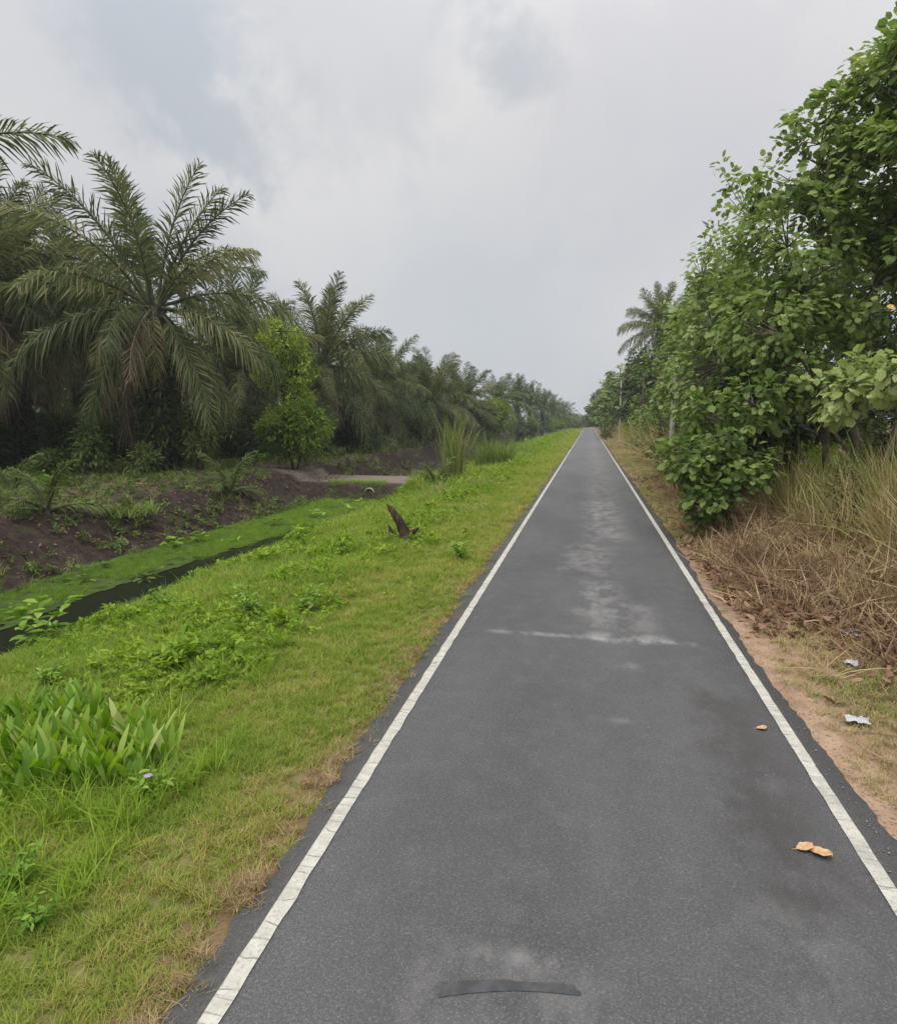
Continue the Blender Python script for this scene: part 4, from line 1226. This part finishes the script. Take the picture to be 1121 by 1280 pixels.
    shrub(765, 540, 92, 3.0, 3.0, 'low bush beyond the nearer street lamp base', 'mid', 46, .3, 14, group='shrubs on the right bank')
    shrub(1150, 560, 18, 3.4, 2.4, 'green bush at the right edge behind the dry grass', 'mid', 47, .16, 16, group='shrubs on the right bank')
    shrub(818, 530, 42, 3.0, 3.4, 'green bush between the pale pole and the dark post', 'broad', 48, .2, 16, group='shrubs on the right bank')
build_right_trees()

def build_left_growth():
    # lime green tree and the bush below it
    p = at(352, 470, 32)
    z = hz(p.x, 32)
    h = (VPY - 390) / F_PX * 32 + 2.5 - z
    broadleaf('broadleaf_tree', (p.x, 32, z), 'lime green bushy tree between two oil palms', 'tree',
              [((0, 0, h - 1.3), (1.3, 1.3, 1.25)), ((.6, .3, h - 2.6), (1.2, 1.2, 1.1)), ((-.5, .2, h - 2.9), (1.1, 1.1, 1.0)), ((.9, 0, h - 4.2), (1.0, 1.0, .9)), ((.1, 0, h - 5), (1.0, 1, .8))],
              [[((0, 0, -.1), .13), ((.1, 0, h * .45), .09), ((0, .1, h * .9), .02)], [((.1, 0, h * .4), .06), ((.7, .1, h * .7), .02)], [((.05, 0, h * .45), .05), ((-.6, .1, h * .75), .02)]],
              'lime', 'bark_dark', 51, 290, 22, .20, 'oval', None, .05, .34, (.15, 1.0))
    shrub(368, 560, 29.5, 3.6, 3.4, 'rounded dark bush with lime tips at the ditch bank under the lime green tree', 'lime', 52, .23, 20, n=260, tint=(.0, .55))
    p = at(612, 520, 84)
    shrub(612, 520, 84, 6.2, 6.0, 'round green tree standing alone before the distant palms', 'lime', 53, .34, 18, name='broadleaf_tree', cat='tree', n=260, tint=(.0, .55))
    shrub(655, 530, 112, 7, 4.6, 'wide low bush at the edge of the far verge', 'mid', 54, .45, 14, n=150)
    shrub(690, 530, 150, 8, 4.6, 'pale green bush near the far end of the verge', 'lime', 55, .5, 14, n=150, tint=(0, .6))
    shrub(712, 530, 205, 10, 5, 'last low bush beside the lane end on the left', 'mid', 56, .7, 12, n=150)
    shrub(728, 530, 262, 16, 5.0, 'distant green thicket closing the end of the lane', 'mid', 57, .9, 12, n=200)
    shrub(752, 530, 275, 18, 7.0, 'distant dark thicket right of the lane end', 'broad', 58, .9, 12, n=200)
    shrub(700, 530, 280, 22, 7.0, 'distant thicket left of the lane end', 'broad_dark', 59, .9, 12, n=220)
    # understorey in the plantation
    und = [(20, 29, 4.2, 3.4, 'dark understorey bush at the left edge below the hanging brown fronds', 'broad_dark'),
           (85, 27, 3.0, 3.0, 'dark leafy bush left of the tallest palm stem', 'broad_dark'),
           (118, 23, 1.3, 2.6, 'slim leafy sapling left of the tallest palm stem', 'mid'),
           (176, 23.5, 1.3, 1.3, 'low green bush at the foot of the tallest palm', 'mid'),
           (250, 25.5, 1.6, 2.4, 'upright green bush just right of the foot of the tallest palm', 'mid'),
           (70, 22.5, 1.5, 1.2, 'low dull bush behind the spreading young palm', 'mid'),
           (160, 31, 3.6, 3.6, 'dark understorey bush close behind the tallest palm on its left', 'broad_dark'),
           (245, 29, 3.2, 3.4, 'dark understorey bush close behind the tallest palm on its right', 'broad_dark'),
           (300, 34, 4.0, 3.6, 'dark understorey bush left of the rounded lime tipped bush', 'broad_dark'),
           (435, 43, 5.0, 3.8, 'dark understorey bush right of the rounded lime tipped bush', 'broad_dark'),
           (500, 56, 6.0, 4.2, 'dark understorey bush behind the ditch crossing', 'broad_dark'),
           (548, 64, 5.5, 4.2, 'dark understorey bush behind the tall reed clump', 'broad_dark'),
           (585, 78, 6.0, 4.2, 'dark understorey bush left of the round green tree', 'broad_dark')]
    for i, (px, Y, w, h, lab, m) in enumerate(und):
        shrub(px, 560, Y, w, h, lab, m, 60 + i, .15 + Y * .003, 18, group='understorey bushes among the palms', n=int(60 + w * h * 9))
    # a far-off wood seen between the stems
    rs = np.random.RandomState(9)
    n = 60000
    xs = -21.5 - 60 * rs.uniform(0, 1, n) ** 1.7; ys = rs.uniform(20, 190, n)
    keep = (xs > -1.15 * ys - 12) & ((xs < -27) | (ys > 30))
    xs, ys = xs[keep], ys[keep]
    hh = np.array([max(.3, (1.6 + 3.6 * (mnoise.noise(Vector((x * .16, y * .16, 2))) + .5)) * min(1.5, .45 + (-21 - x) / 12) * (1 if y < 45 else .6)) for x, y in zip(xs, ys)])
    zs = rs.uniform(0, 1, len(xs)) ** .7 * hh + .2
    m = len(xs)
    v, f, t = place(LEAF_OVAL * np.array([1, 1.8, 1], dtype=np.float32), LEAF_OVAL_F, np.stack([xs, ys, zs], 1), np.stack([rs.normal(0, 1, m), rs.normal(0, 1, m), rs.normal(-.2, .5, m)], 1),
                    np.stack([rs.normal(0, .5, m), rs.normal(0, .5, m), np.ones(m)], 1), rs.uniform(.35, .8, m) * (1 + np.clip((ys - 30) / 60, 0, 1.5)), rs.uniform(0, .9, m))
    tag(link('undergrowth', mesh('undergrowth', v, f, M['broad_dark'], t)), 'dense dark undergrowth far back between the palm stems', 'undergrowth', kind='stuff')
    # tall grass clumps on the far verge
    def clump(px, py, lab, h, spread, n, seed, w=.022, tint=(0, .8), name='tall_grass_clump', curve=.8, lean=.28):
        g = ground(px, py, -.2)
        for _ in range(5): g = ground(px, py, hz(g.x, g.y))
        o = link(name, blade_tuft(name, seed, n, h, spread, w, M['dryclump'], curve, lean, 4, tint=tint), None, (g.x, g.y, hz(g.x, g.y) - .03))
        tag(o, lab, 'grass clump', 'tall grass clumps on the left verge')
    clump(566, 606, 'tallest narrow clump of reed grass on the left verge', 4.3, .50, 240, 1, .040, (.15, 1.0), curve=.35, lean=.13)
    clump(618, 588, 'wide bushy clump of tall green grass nearer the lane than the reed clump', 2.6, 1.15, 620, 2, .040, (.1, .75), curve=.6)
    clump(548, 622, 'pale yellow grass clump at the foot of the reed clump', 1.0, .55, 130, 3, .02, (.55, 1.0))
    clump(600, 610, 'low yellow green grass clump between the two tall clumps', .9, .6, 140, 4, .02, (.4, .95))
    clump(650, 572, 'low grass clump beyond the wide bushy clump', 1.5, 1.2, 300, 5, .03, (.1, .7))
    clump(520, 612, 'thin pale grass clump beside the ditch crossing', .9, .4, 90, 6, .02, (.5, 1.0))
    clump(158, 625, 'green grass mound on top of the dark ditch bank', .6, .9, 420, 7, .02, (.1, .7), curve=1.3, lean=.8)
    clump(590, 640, 'scrubby olive grass clump on the verge in front of the reed clump', .45, .8, 150, 8, .014, (.4, 1.0), curve=1.2, lean=.8)
    # young palms and ferns on the bank
    yf = [frond_mesh('young_frond', 800 + i, e, d, 1.5, 'mid', nl=34, ll=.36, lw=.03, hang=.4, tint=(.3, 1.0)) for i, (e, d) in enumerate(((75, 50), (55, 70), (35, 70), (15, 50)))]
    def young(px, py, lab, s, seed):
        g = ground(px, py, .2)
        root = empty('young_palm', (g.x, g.y, hz(g.x, g.y) - .03)); tag(root, lab, 'palm', 'young palms on the plantation edge')
        r = random.Random(seed)
        for k in range(13):
            link('frond', yf[k % 4], root, (0, 0, .05), (0, 0, k * 2.4 + r.uniform(-.3, .3)), s * r.uniform(.8, 1.1))
        mb = MB(); mb.tube([(0, 0, -.1), (0, 0, .1), (0, 0, .22)], [.11, .10, .06], 8)
        link('trunk', mb.mesh('young_trunk', M['bark_palm']), root)
    young(58, 640, 'spreading young palm at the left edge on top of the ditch bank', 1.0, 1)
    young(286, 606, 'young palm on the bank right of the tallest palm stem', 1.15, 2)
    young(16, 622, 'half hidden young palm at the far left edge', 1.0, 3)
    young(545, 590, 'young palm between the ditch crossing and the reed clump', 1.1, 4)
    # weeds on the dark bank
    def weed(px, py, lab, size, n, h, seed, mat='plant', zz=-.3, tmpl=LEAF_OVAL, tf=LEAF_OVAL_F, name='leafy_weed', group='leafy weeds on the dark ditch bank'):
        g = ground(px, py, zz)
        for _ in range(4): g = ground(px, py, hz(g.x, g.y))
        root = empty(name, (g.x, g.y, hz(g.x, g.y) - .01)); tag(root, lab, 'plant', group)
        rs = np.random.RandomState(seed)
        mb = MB(); P, A, N = [], [], []
        ns = max(3, n // 9)
        for k in range(ns):
            az = k * 2.4 + rs.uniform(-.4, .4); hh = h * rs.uniform(.5, 1.0)
            tip = np.array([math.cos(az) * hh * .55, math.sin(az) * hh * .55, hh])
            mb.tube([(0, 0, 0), tuple(tip * np.array([.4, .4, .6])), tuple(tip)], [.006, .005, .003], 4, .3, False)
            for j in range(n // ns + 1):
                u = .3 + .7 * (j + 1) / (n // ns + 1)
                a2 = rs.uniform(0, 6.28)
                P.append(tip * np.array([u, u, u])); A.append((math.cos(a2), math.sin(a2), rs.uniform(-.3, .5))); N.append((rs.normal(0, .25), rs.normal(0, .25), 1))
        m = len(P)
        v, f, t = place(tmpl, tf, np.array(P), np.array(A), np.array(N), size * rs.uniform(.6, 1.2, m), rs.uniform(.1, .95, m))
        link('leaves', mesh('leaves', v, f, M[mat], t), root)
        link('stems', mb.mesh('stems', M['plant']), root)
        return root
    for i, (px, py, lab, s, n, h) in enumerate(((180, 690, 'yellow green weed near the middle of the dark bank', .26, 60, .7), (215, 705, 'yellowish weed low on the bank just right of its taller neighbour', .24, 44, .5), (38, 700, 'green weed at the left edge of the dark bank', .28, 44, .8),
             (100, 745, 'green weed beside the duckweed at the foot of the bank', .24, 50, .55), (60, 670, 'dull weed high on the bank below the spreading young palm', .24, 40, .6), (285, 665, 'yellow green weed on the bank opposite the mid ditch', .22, 46, .6),
             (350, 640, 'green weed on the bank below the rounded lime tipped bush', .24, 60, .7), (400, 622, 'green weed cluster on the bank near the ditch crossing', .25, 60, .7), (440, 620, 'dark green weed cluster against the ditch crossing', .25, 70, .7), (130, 720, 'small weed clinging halfway up the dark bank', .2, 36, .5), (10, 735, 'weed at the foot of the bank at the left edge', .25, 50, .6), (330, 612, 'leafy weed on top of the bank left of the rounded bush', .25, 60, .6))):
        weed(px, py, lab, s, n, h, 200 + i, 'plant' if i % 3 else 'mid')
    g2 = 'weedy plants on the left verge'
    for i, (px, py, lab, s, n, h, _m) in enumerate(((310, 775, 'knee high green weed halfway down the left verge', .13, 110, .5, 'mid'), (385, 768, 'green weed right of the knee high weed on the left verge', .13, 90, .42, 'plant'), (65, 862, 'leafy weed just behind the broad bladed plants', .09, 120, .34, 'mid'),
             (20, 1110, 'leafy weed at the lower left edge of the verge', .06, 110, .24, 'plant'), (45, 1165, 'yellow leaved weed at the lower left corner', .055, 90, .2, 'lime'), (575, 700, 'small green weed on the verge beyond the rotten stump', .14, 60, .4, 'mid'), (430, 700, 'leafy weed near the ditch side of the rotten stump', .14, 70, .45, 'plant'), (250, 690, 'leafy weed at the ditch edge of the verge', .15, 80, .45, 'plant'), (205, 765, 'pale leafy weed overhanging the dark ditch water', .13, 80, .4, 'plant'))):
        weed(px, py, lab, s, n, h, 240 + i, 'plant', -.2, group=g2)
    r_ = weed(188, 1000, 'low weed bearing one lilac flower beside the broad bladed plants', .085, 80, .2, 270, 'plant', -.1, group=g2)
    v, f, t = place(LEAF_OVAL, LEAF_OVAL_F, np.zeros((9, 3)) + np.array([.02, -.03, .20]), np.array([(math.cos(k * .7), math.sin(k * .7), .35) for k in range(9)]), np.tile([0, 0, 1.], (9, 1)), np.full(9, .035), np.linspace(0, 1, 9))
    link('flower', mesh('flower', v, f, M['flower'], t), r_)
    # broad-bladed plants in the near verge, each shoot clump its own plant
    k = 0
    spots = ((12, 1000, 'broad bladed plant at the left edge of its bright patch'), (62, 985, 'broad bladed plant second from the left edge in the patch front'), (112, 980, 'broad bladed plant in the front middle of its bright patch'), (158, 975, 'broad bladed plant at the front right of its bright patch'),
             (196, 955, 'broad bladed plant at the right end of its bright patch'), (22, 950, 'broad bladed plant in the middle row at the left edge of its patch'), (72, 945, 'broad bladed plant in the centre of its bright patch'), (122, 938, 'broad bladed plant right of the patch centre'), (165, 935, 'broad bladed plant behind the right end of its bright patch'),
             (15, 912, 'broad bladed plant in the back left corner of its bright patch'), (60, 908, 'broad bladed plant in the back row left of centre'), (105, 903, 'broad bladed plant at the back of its bright patch, right of centre'))
    for px, py, lab in spots:
        g = ground(px, py, -.15)
        for _ in range(3): g = ground(px, py, hz(g.x, g.y))
        o = link('broad_bladed_plant', blade_tuft('broad_bladed_plant', 900 + k, 30, .46, .17, .058, M['plant'], .40, .22, 6, True, (.1, .95)), None, (g.x, g.y, hz(g.x, g.y) - .02))
        tag(o, lab, 'plant', 'broad bladed plants in the near verge'); k += 1
    # rotten stump
    g = ground(502, 680, -.2)
    root = empty('tree_stump', (g.x, g.y, hz(g.x, g.y) - .05)); tag(root, 'dark rotten forked stump sticking out of the verge grass', 'stump')
    mb = MB()
    mb.tube([(.15, 0, -.05), (.08, 0, .22), (-.06, .02, .50), (-.26, .03, .78), (-.34, .04, .86)], [.16, .13, .10, .06, .012], 8)
    link('trunk', mb.mesh('stump_trunk', M['stump']), root)
    for pts in ([(.1, 0, .05), (.28, -.05, .28), (.40, -.06, .36)], [(-.05, .05, .05), (-.25, .05, .22), (-.30, .0, .40)], [(.15, 0, .0), (.42, .05, .12), (.52, .05, .08)]):
        mb = MB(); mb.tube(pts, [.08, .06, .02], 7); link('limb', mb.mesh('stump_limb', M['stump']), root)
    # culvert under the crossing
    g = at(463, 609, 27.2)
    mb = MB()
    N = 24; ro, ri, L = .24, .19, 3.6
    v, f = [], []
    for rad, yy in ((ro, 0), (ro, L), (ri, L), (ri, 0)):
        for kk in range(N):
            a = 2 * math.pi * kk / N; v.append((rad * math.cos(a), yy, rad * math.sin(a)))
    for s in range(4):
        for kk in range(N):
            k2 = (kk + 1) % N; s2 = (s + 1) % 4
            f.append((s * N + kk, s * N + k2, s2 * N + k2, s2 * N + kk))
    mb.add(v, f)
    o = link('culvert_pipe', mb.mesh('culvert_pipe', M['concrete'], False), None, (g.x, 27.0, -.62))
    tag(o, 'pale concrete drain pipe poking out under the ditch crossing', 'pipe')
    # fallen fronds on the bank
    ff = frond_mesh('fallen_frond', 990, 6, 14, 3.6, 'palm_dead', 'twig', nl=30, ll=.6, lw=.035, hang=.12)
    for i, (px, py, az, lab) in enumerate(((215, 628, -.5, 'dry palm frond lying along the bank top right of the grass mound'), (90, 660, .35, 'dry palm frond lying on the bank below the spreading young palm'), (470, 585, -.9, 'dry palm frond lying on the bank behind the ditch crossing'), (330, 600, 2.6, 'dry palm frond lying left of the rounded lime tipped bush'))):
        g = ground(px, py, .2)
        for _ in range(3): g = ground(px, py, hz(g.x, g.y))
        o = link('fallen_frond', ff, None, (g.x, g.y, hz(g.x, g.y) + .06), (R(8), R(4), az))
        tag(o, lab, 'palm frond', 'fallen fronds on the ditch bank')
build_left_growth()

# ------------------------------------------------------------------ street furniture and small things
def build_small():
    def lamp(px, Y, label):
        x = at(px, 540, Y).x
        z = hz(x, Y)
        root = empty('street_lamp', (x, Y, z)); tag(root, label, 'street lamp', 'street lamps along the right of the lane')
        mb = MB(); mb.tube([(0, 0, -.2), (0, 0, 1.2), (0, 0, 4), (0, 0, 7.0)], [.10, .10, .08, .06], 10); link('pole', mb.mesh('lamp_pole', M['steel'], True), root)
        mb = MB(); mb.tube([(0, 0, 6.8), (-.08, 0, 6.98), (-.45, 0, 7.08)], [.04, .035, .03], 8); link('arm', mb.mesh('lamp_arm', M['steel']), root)
        mb = MB(); mb.box((-.55, 0, 7.10), (1.15, .34, .12)); mb.box((-.6, 0, 7.18), (.7, .24, .06))
        h = link('lamp_head', mb.mesh('lamp_head', M['steel']), root)
        mb = MB(); mb.box((-.6, 0, 7.028), (.8, .28, .03)); link('lens', mb.mesh('lamp_lens', M['lamp_glass']), h)
        return Vector((x, Y, z))
    l1 = lamp(774, 75, 'nearer street lamp, a tall pole with a flat head over the lane')
    lamp(753.5, 168, 'farther street lamp, small among the trees near the lane end')
    x = at(841, 500, 28).x; z = hz(x, 28)
    root = empty('pole', (x, 28, z)); tag(root, 'pale grey bare pole rising from the bushes below the lone palm', 'pole')
    mb = MB(); mb.tube([(0, 0, -.2), (.02, 0, 2.6), (.05, 0, 4.9)], [.11, .095, .08], 10); link('shaft', mb.mesh('pole_shaft', M['concrete'], True), root)
    mb = MB(); mb.tube([(.05, 0, 4.9), (.05, 0, 4.95)], [.095, .07], 10); link('cap', mb.mesh('pole_cap', M['concrete']), root)
    x = at(803, 500, 46).x; z = hz(x, 46)
    root = empty('post', (x, 46, z)); tag(root, 'thin dark post standing between the bushes and the nearer street lamp', 'post')
    mb = MB(); mb.tube([(0, 0, -.2), (.03, 0, 3), (0, 0, 5.6)], [.07, .06, .05], 8); link('shaft', mb.mesh('post_shaft', M['pole_wood']), root)
    mb = MB(); mb.box((0, 0, 5.4), (.4, .07, .07)); link('crosspiece', mb.mesh('post_crosspiece', M['pole_wood']), root)
    a = Vector((x, 46, z + 5.45)); b = l1 + Vector((0, 0, 6.95))
    mb = MB(); mb.tube([tuple(a.lerp(b, k / 10) + Vector((0, 0, -.25 * math.sin(math.pi * k / 10)))) for k in range(11)], .018, 5, .5)
    tag(link('cable', mb.mesh('cable', M['cable'])), 'thin black cable strung from the dark post to the nearer street lamp', 'cable')
    # dry leaves on the lane
    def dry_leaf(px, py, s, rz, lab, seed):
        g = ground(px, py, .008)
        rs = random.Random(seed)
        root = empty('dry_leaf', (g.x, g.y, .008), rz); tag(root, lab, 'leaf', 'dry leaves fallen on the lane')
        N, Mx = 10, 6
        v, f = [], []
        for i in range(N + 1):
            u = i / N
            wd = .34 * math.sin(math.pi * (u * .93 + .03)) ** .75 * (1 + .10 * math.sin(u * 17 + seed))
            for j in range(Mx + 1):
                q = j / Mx * 2 - 1
                yv = q * wd
                zv = .10 * q * q + .13 * (1 - math.cos(u * 3.2)) * .5 + .03 * math.sin(u * 9 + q * 4 + seed)
                v.append(((u - .5) * s, yv * s, max(0, zv) * s))
        for i in range(N):
            for j in range(Mx):
                a = i * (Mx + 1) + j; f.append((a, a + 1, a + Mx + 2, a + Mx + 1))
        link('blade', mesh('leaf_blade', v, f, M['dryleaf'], smooth=True), root)
        mb = MB(); mb.tube([(-.5 * s, 0, .004), (-.62 * s, .02 * s, .02 * s), (-.74 * s, .07 * s, .01 * s)], .02 * s, 5); link('stalk', mb.mesh('leaf_stalk', M['dryleaf']), root)
    dry_leaf(1006, 1061, .105, .35, 'smaller curled tan leaf touching the largest leaf on the lane', 1)
    dry_leaf(1025, 1068, .125, -.6, 'largest curled tan leaf on the right of the lane', 2)
    dry_leaf(952, 911, .085, .2, 'small tan leaf on the lane beside the dark stain', 3)
    # scraps of plastic litter on the shoulder
    def scrap(px, py, s, lab, seed):
        g = ground(px, py, 0)
        n = 9
        v, f = [], []
        for i in range(n):
            for j in range(n):
                u, w = i / (n - 1) - .5, j / (n - 1) - .5
                k = mnoise.fractal(Vector((u * 5 + seed * 3, w * 5, seed)), 1, 2, 4)
                e = .78 + .4 * mnoise.noise(Vector((math.atan2(w, u) * 1.3, seed, 0)))
                v.append((u * s * e * 1.25, w * s * e, max(.0, (.22 - (u * u + w * w) * .7 + .42 * k)) * s * .5))
        for i in range(n - 1):
            for j in range(n - 1):
                a = i * n + j; f.append((a, a + 1, a + n + 1, a + n))
        o = link('plastic_scrap', mesh('plastic_scrap', v, f, M['plastic']), None, (g.x, g.y, hz(g.x, g.y) + .05), (0, 0, seed))
        tag(o, lab, 'litter', 'scraps of plastic on the right shoulder')
    scrap(1068, 797, .24, 'white plastic scrap closest to the foot of the tall dry grass', 1)
    scrap(1066, 834, .15, 'smallest white plastic scrap, middle one of three on the shoulder', 2)
    scrap(1070, 903, .17, 'bluish plastic scrap nearest the viewer on the shoulder', 3)
    # dead branches at the foot of the bank
    def branch(px, py, L, rz, lab, seed, r0=.022):
        g = ground(px, py, 0.03)
        rs = random.Random(seed)
        root = empty('dead_branch', (g.x, g.y, hz(g.x, g.y) + .09), rz); tag(root, lab, 'branch', 'dead branches at the foot of the dry bank')
        pts = [(0, 0, 0)]
        for k in range(1, 8):
            pts.append((L * k / 7, rs.uniform(-.07, .07) * L * .5, .035 * k * rs.uniform(.2, 1.3)))
        mb = MB(); mb.tube(pts, [r0 * (1 - .8 * k / 7) for k in range(8)], 6); link('stem', mb.mesh('branch_stem', M['twig'], True), root)
        for k in (2, 3, 4, 5, 6):
            p0 = pts[k]; a = rs.choice((-1, 1)) * rs.uniform(.5, 1.0)
            l2 = L * rs.uniform(.2, .38)
            mb = MB(); mb.tube([p0, (p0[0] + l2 * .5 * math.cos(a), p0[1] + l2 * .5 * math.sin(a), p0[2] + rs.uniform(.0, .12)), (p0[0] + l2 * math.cos(a * .8), p0[1] + l2 * math.sin(a * .8), p0[2] + rs.uniform(-.04, .16))], [r0 * .5, r0 * .35, r0 * .15], 5, .5, False)
            link('twig', mb.mesh('branch_twig', M['twig']), root)
    branch(905, 705, 1.3, .5, 'dead branch lying in the leaf litter at the foot of the leaning shrub', 1)
    branch(925, 720, 1.0, .1, 'thin dead branch in the litter in front of the leaning shrub', 2, .016)
    branch(1000, 722, 1.2, .15, 'pale forked dead branch across the middle of the matted bank', 3, .026)
    branch(985, 740, .9, 1.0, 'short dead branch leaning against the matted stalks', 4, .015)
    branch(1050, 790, 1.1, 1.2, 'pale dead stalk slanting by the white plastic scrap', 5, .014)
build_small()

# ------------------------------------------------------------------ humid air
def build_haze():
    t = NT('humid_air')
    v = t.n('ShaderNodeVolumePrincipled')
    v.inputs['Color'].default_value = (.86, .90, .95, 1)
    v.inputs['Density'].default_value = .0006
    t.l(v.outputs[0], t.out.inputs['Volume'])
    mb = MB(); mb.box((0, 1295, 12.0), (1900, 2720, 28.0))
    o = link('haze', mb.mesh('haze', t.m))
    tag(o, 'thin pale humid air over the whole place', 'haze', kind='stuff')
build_haze()
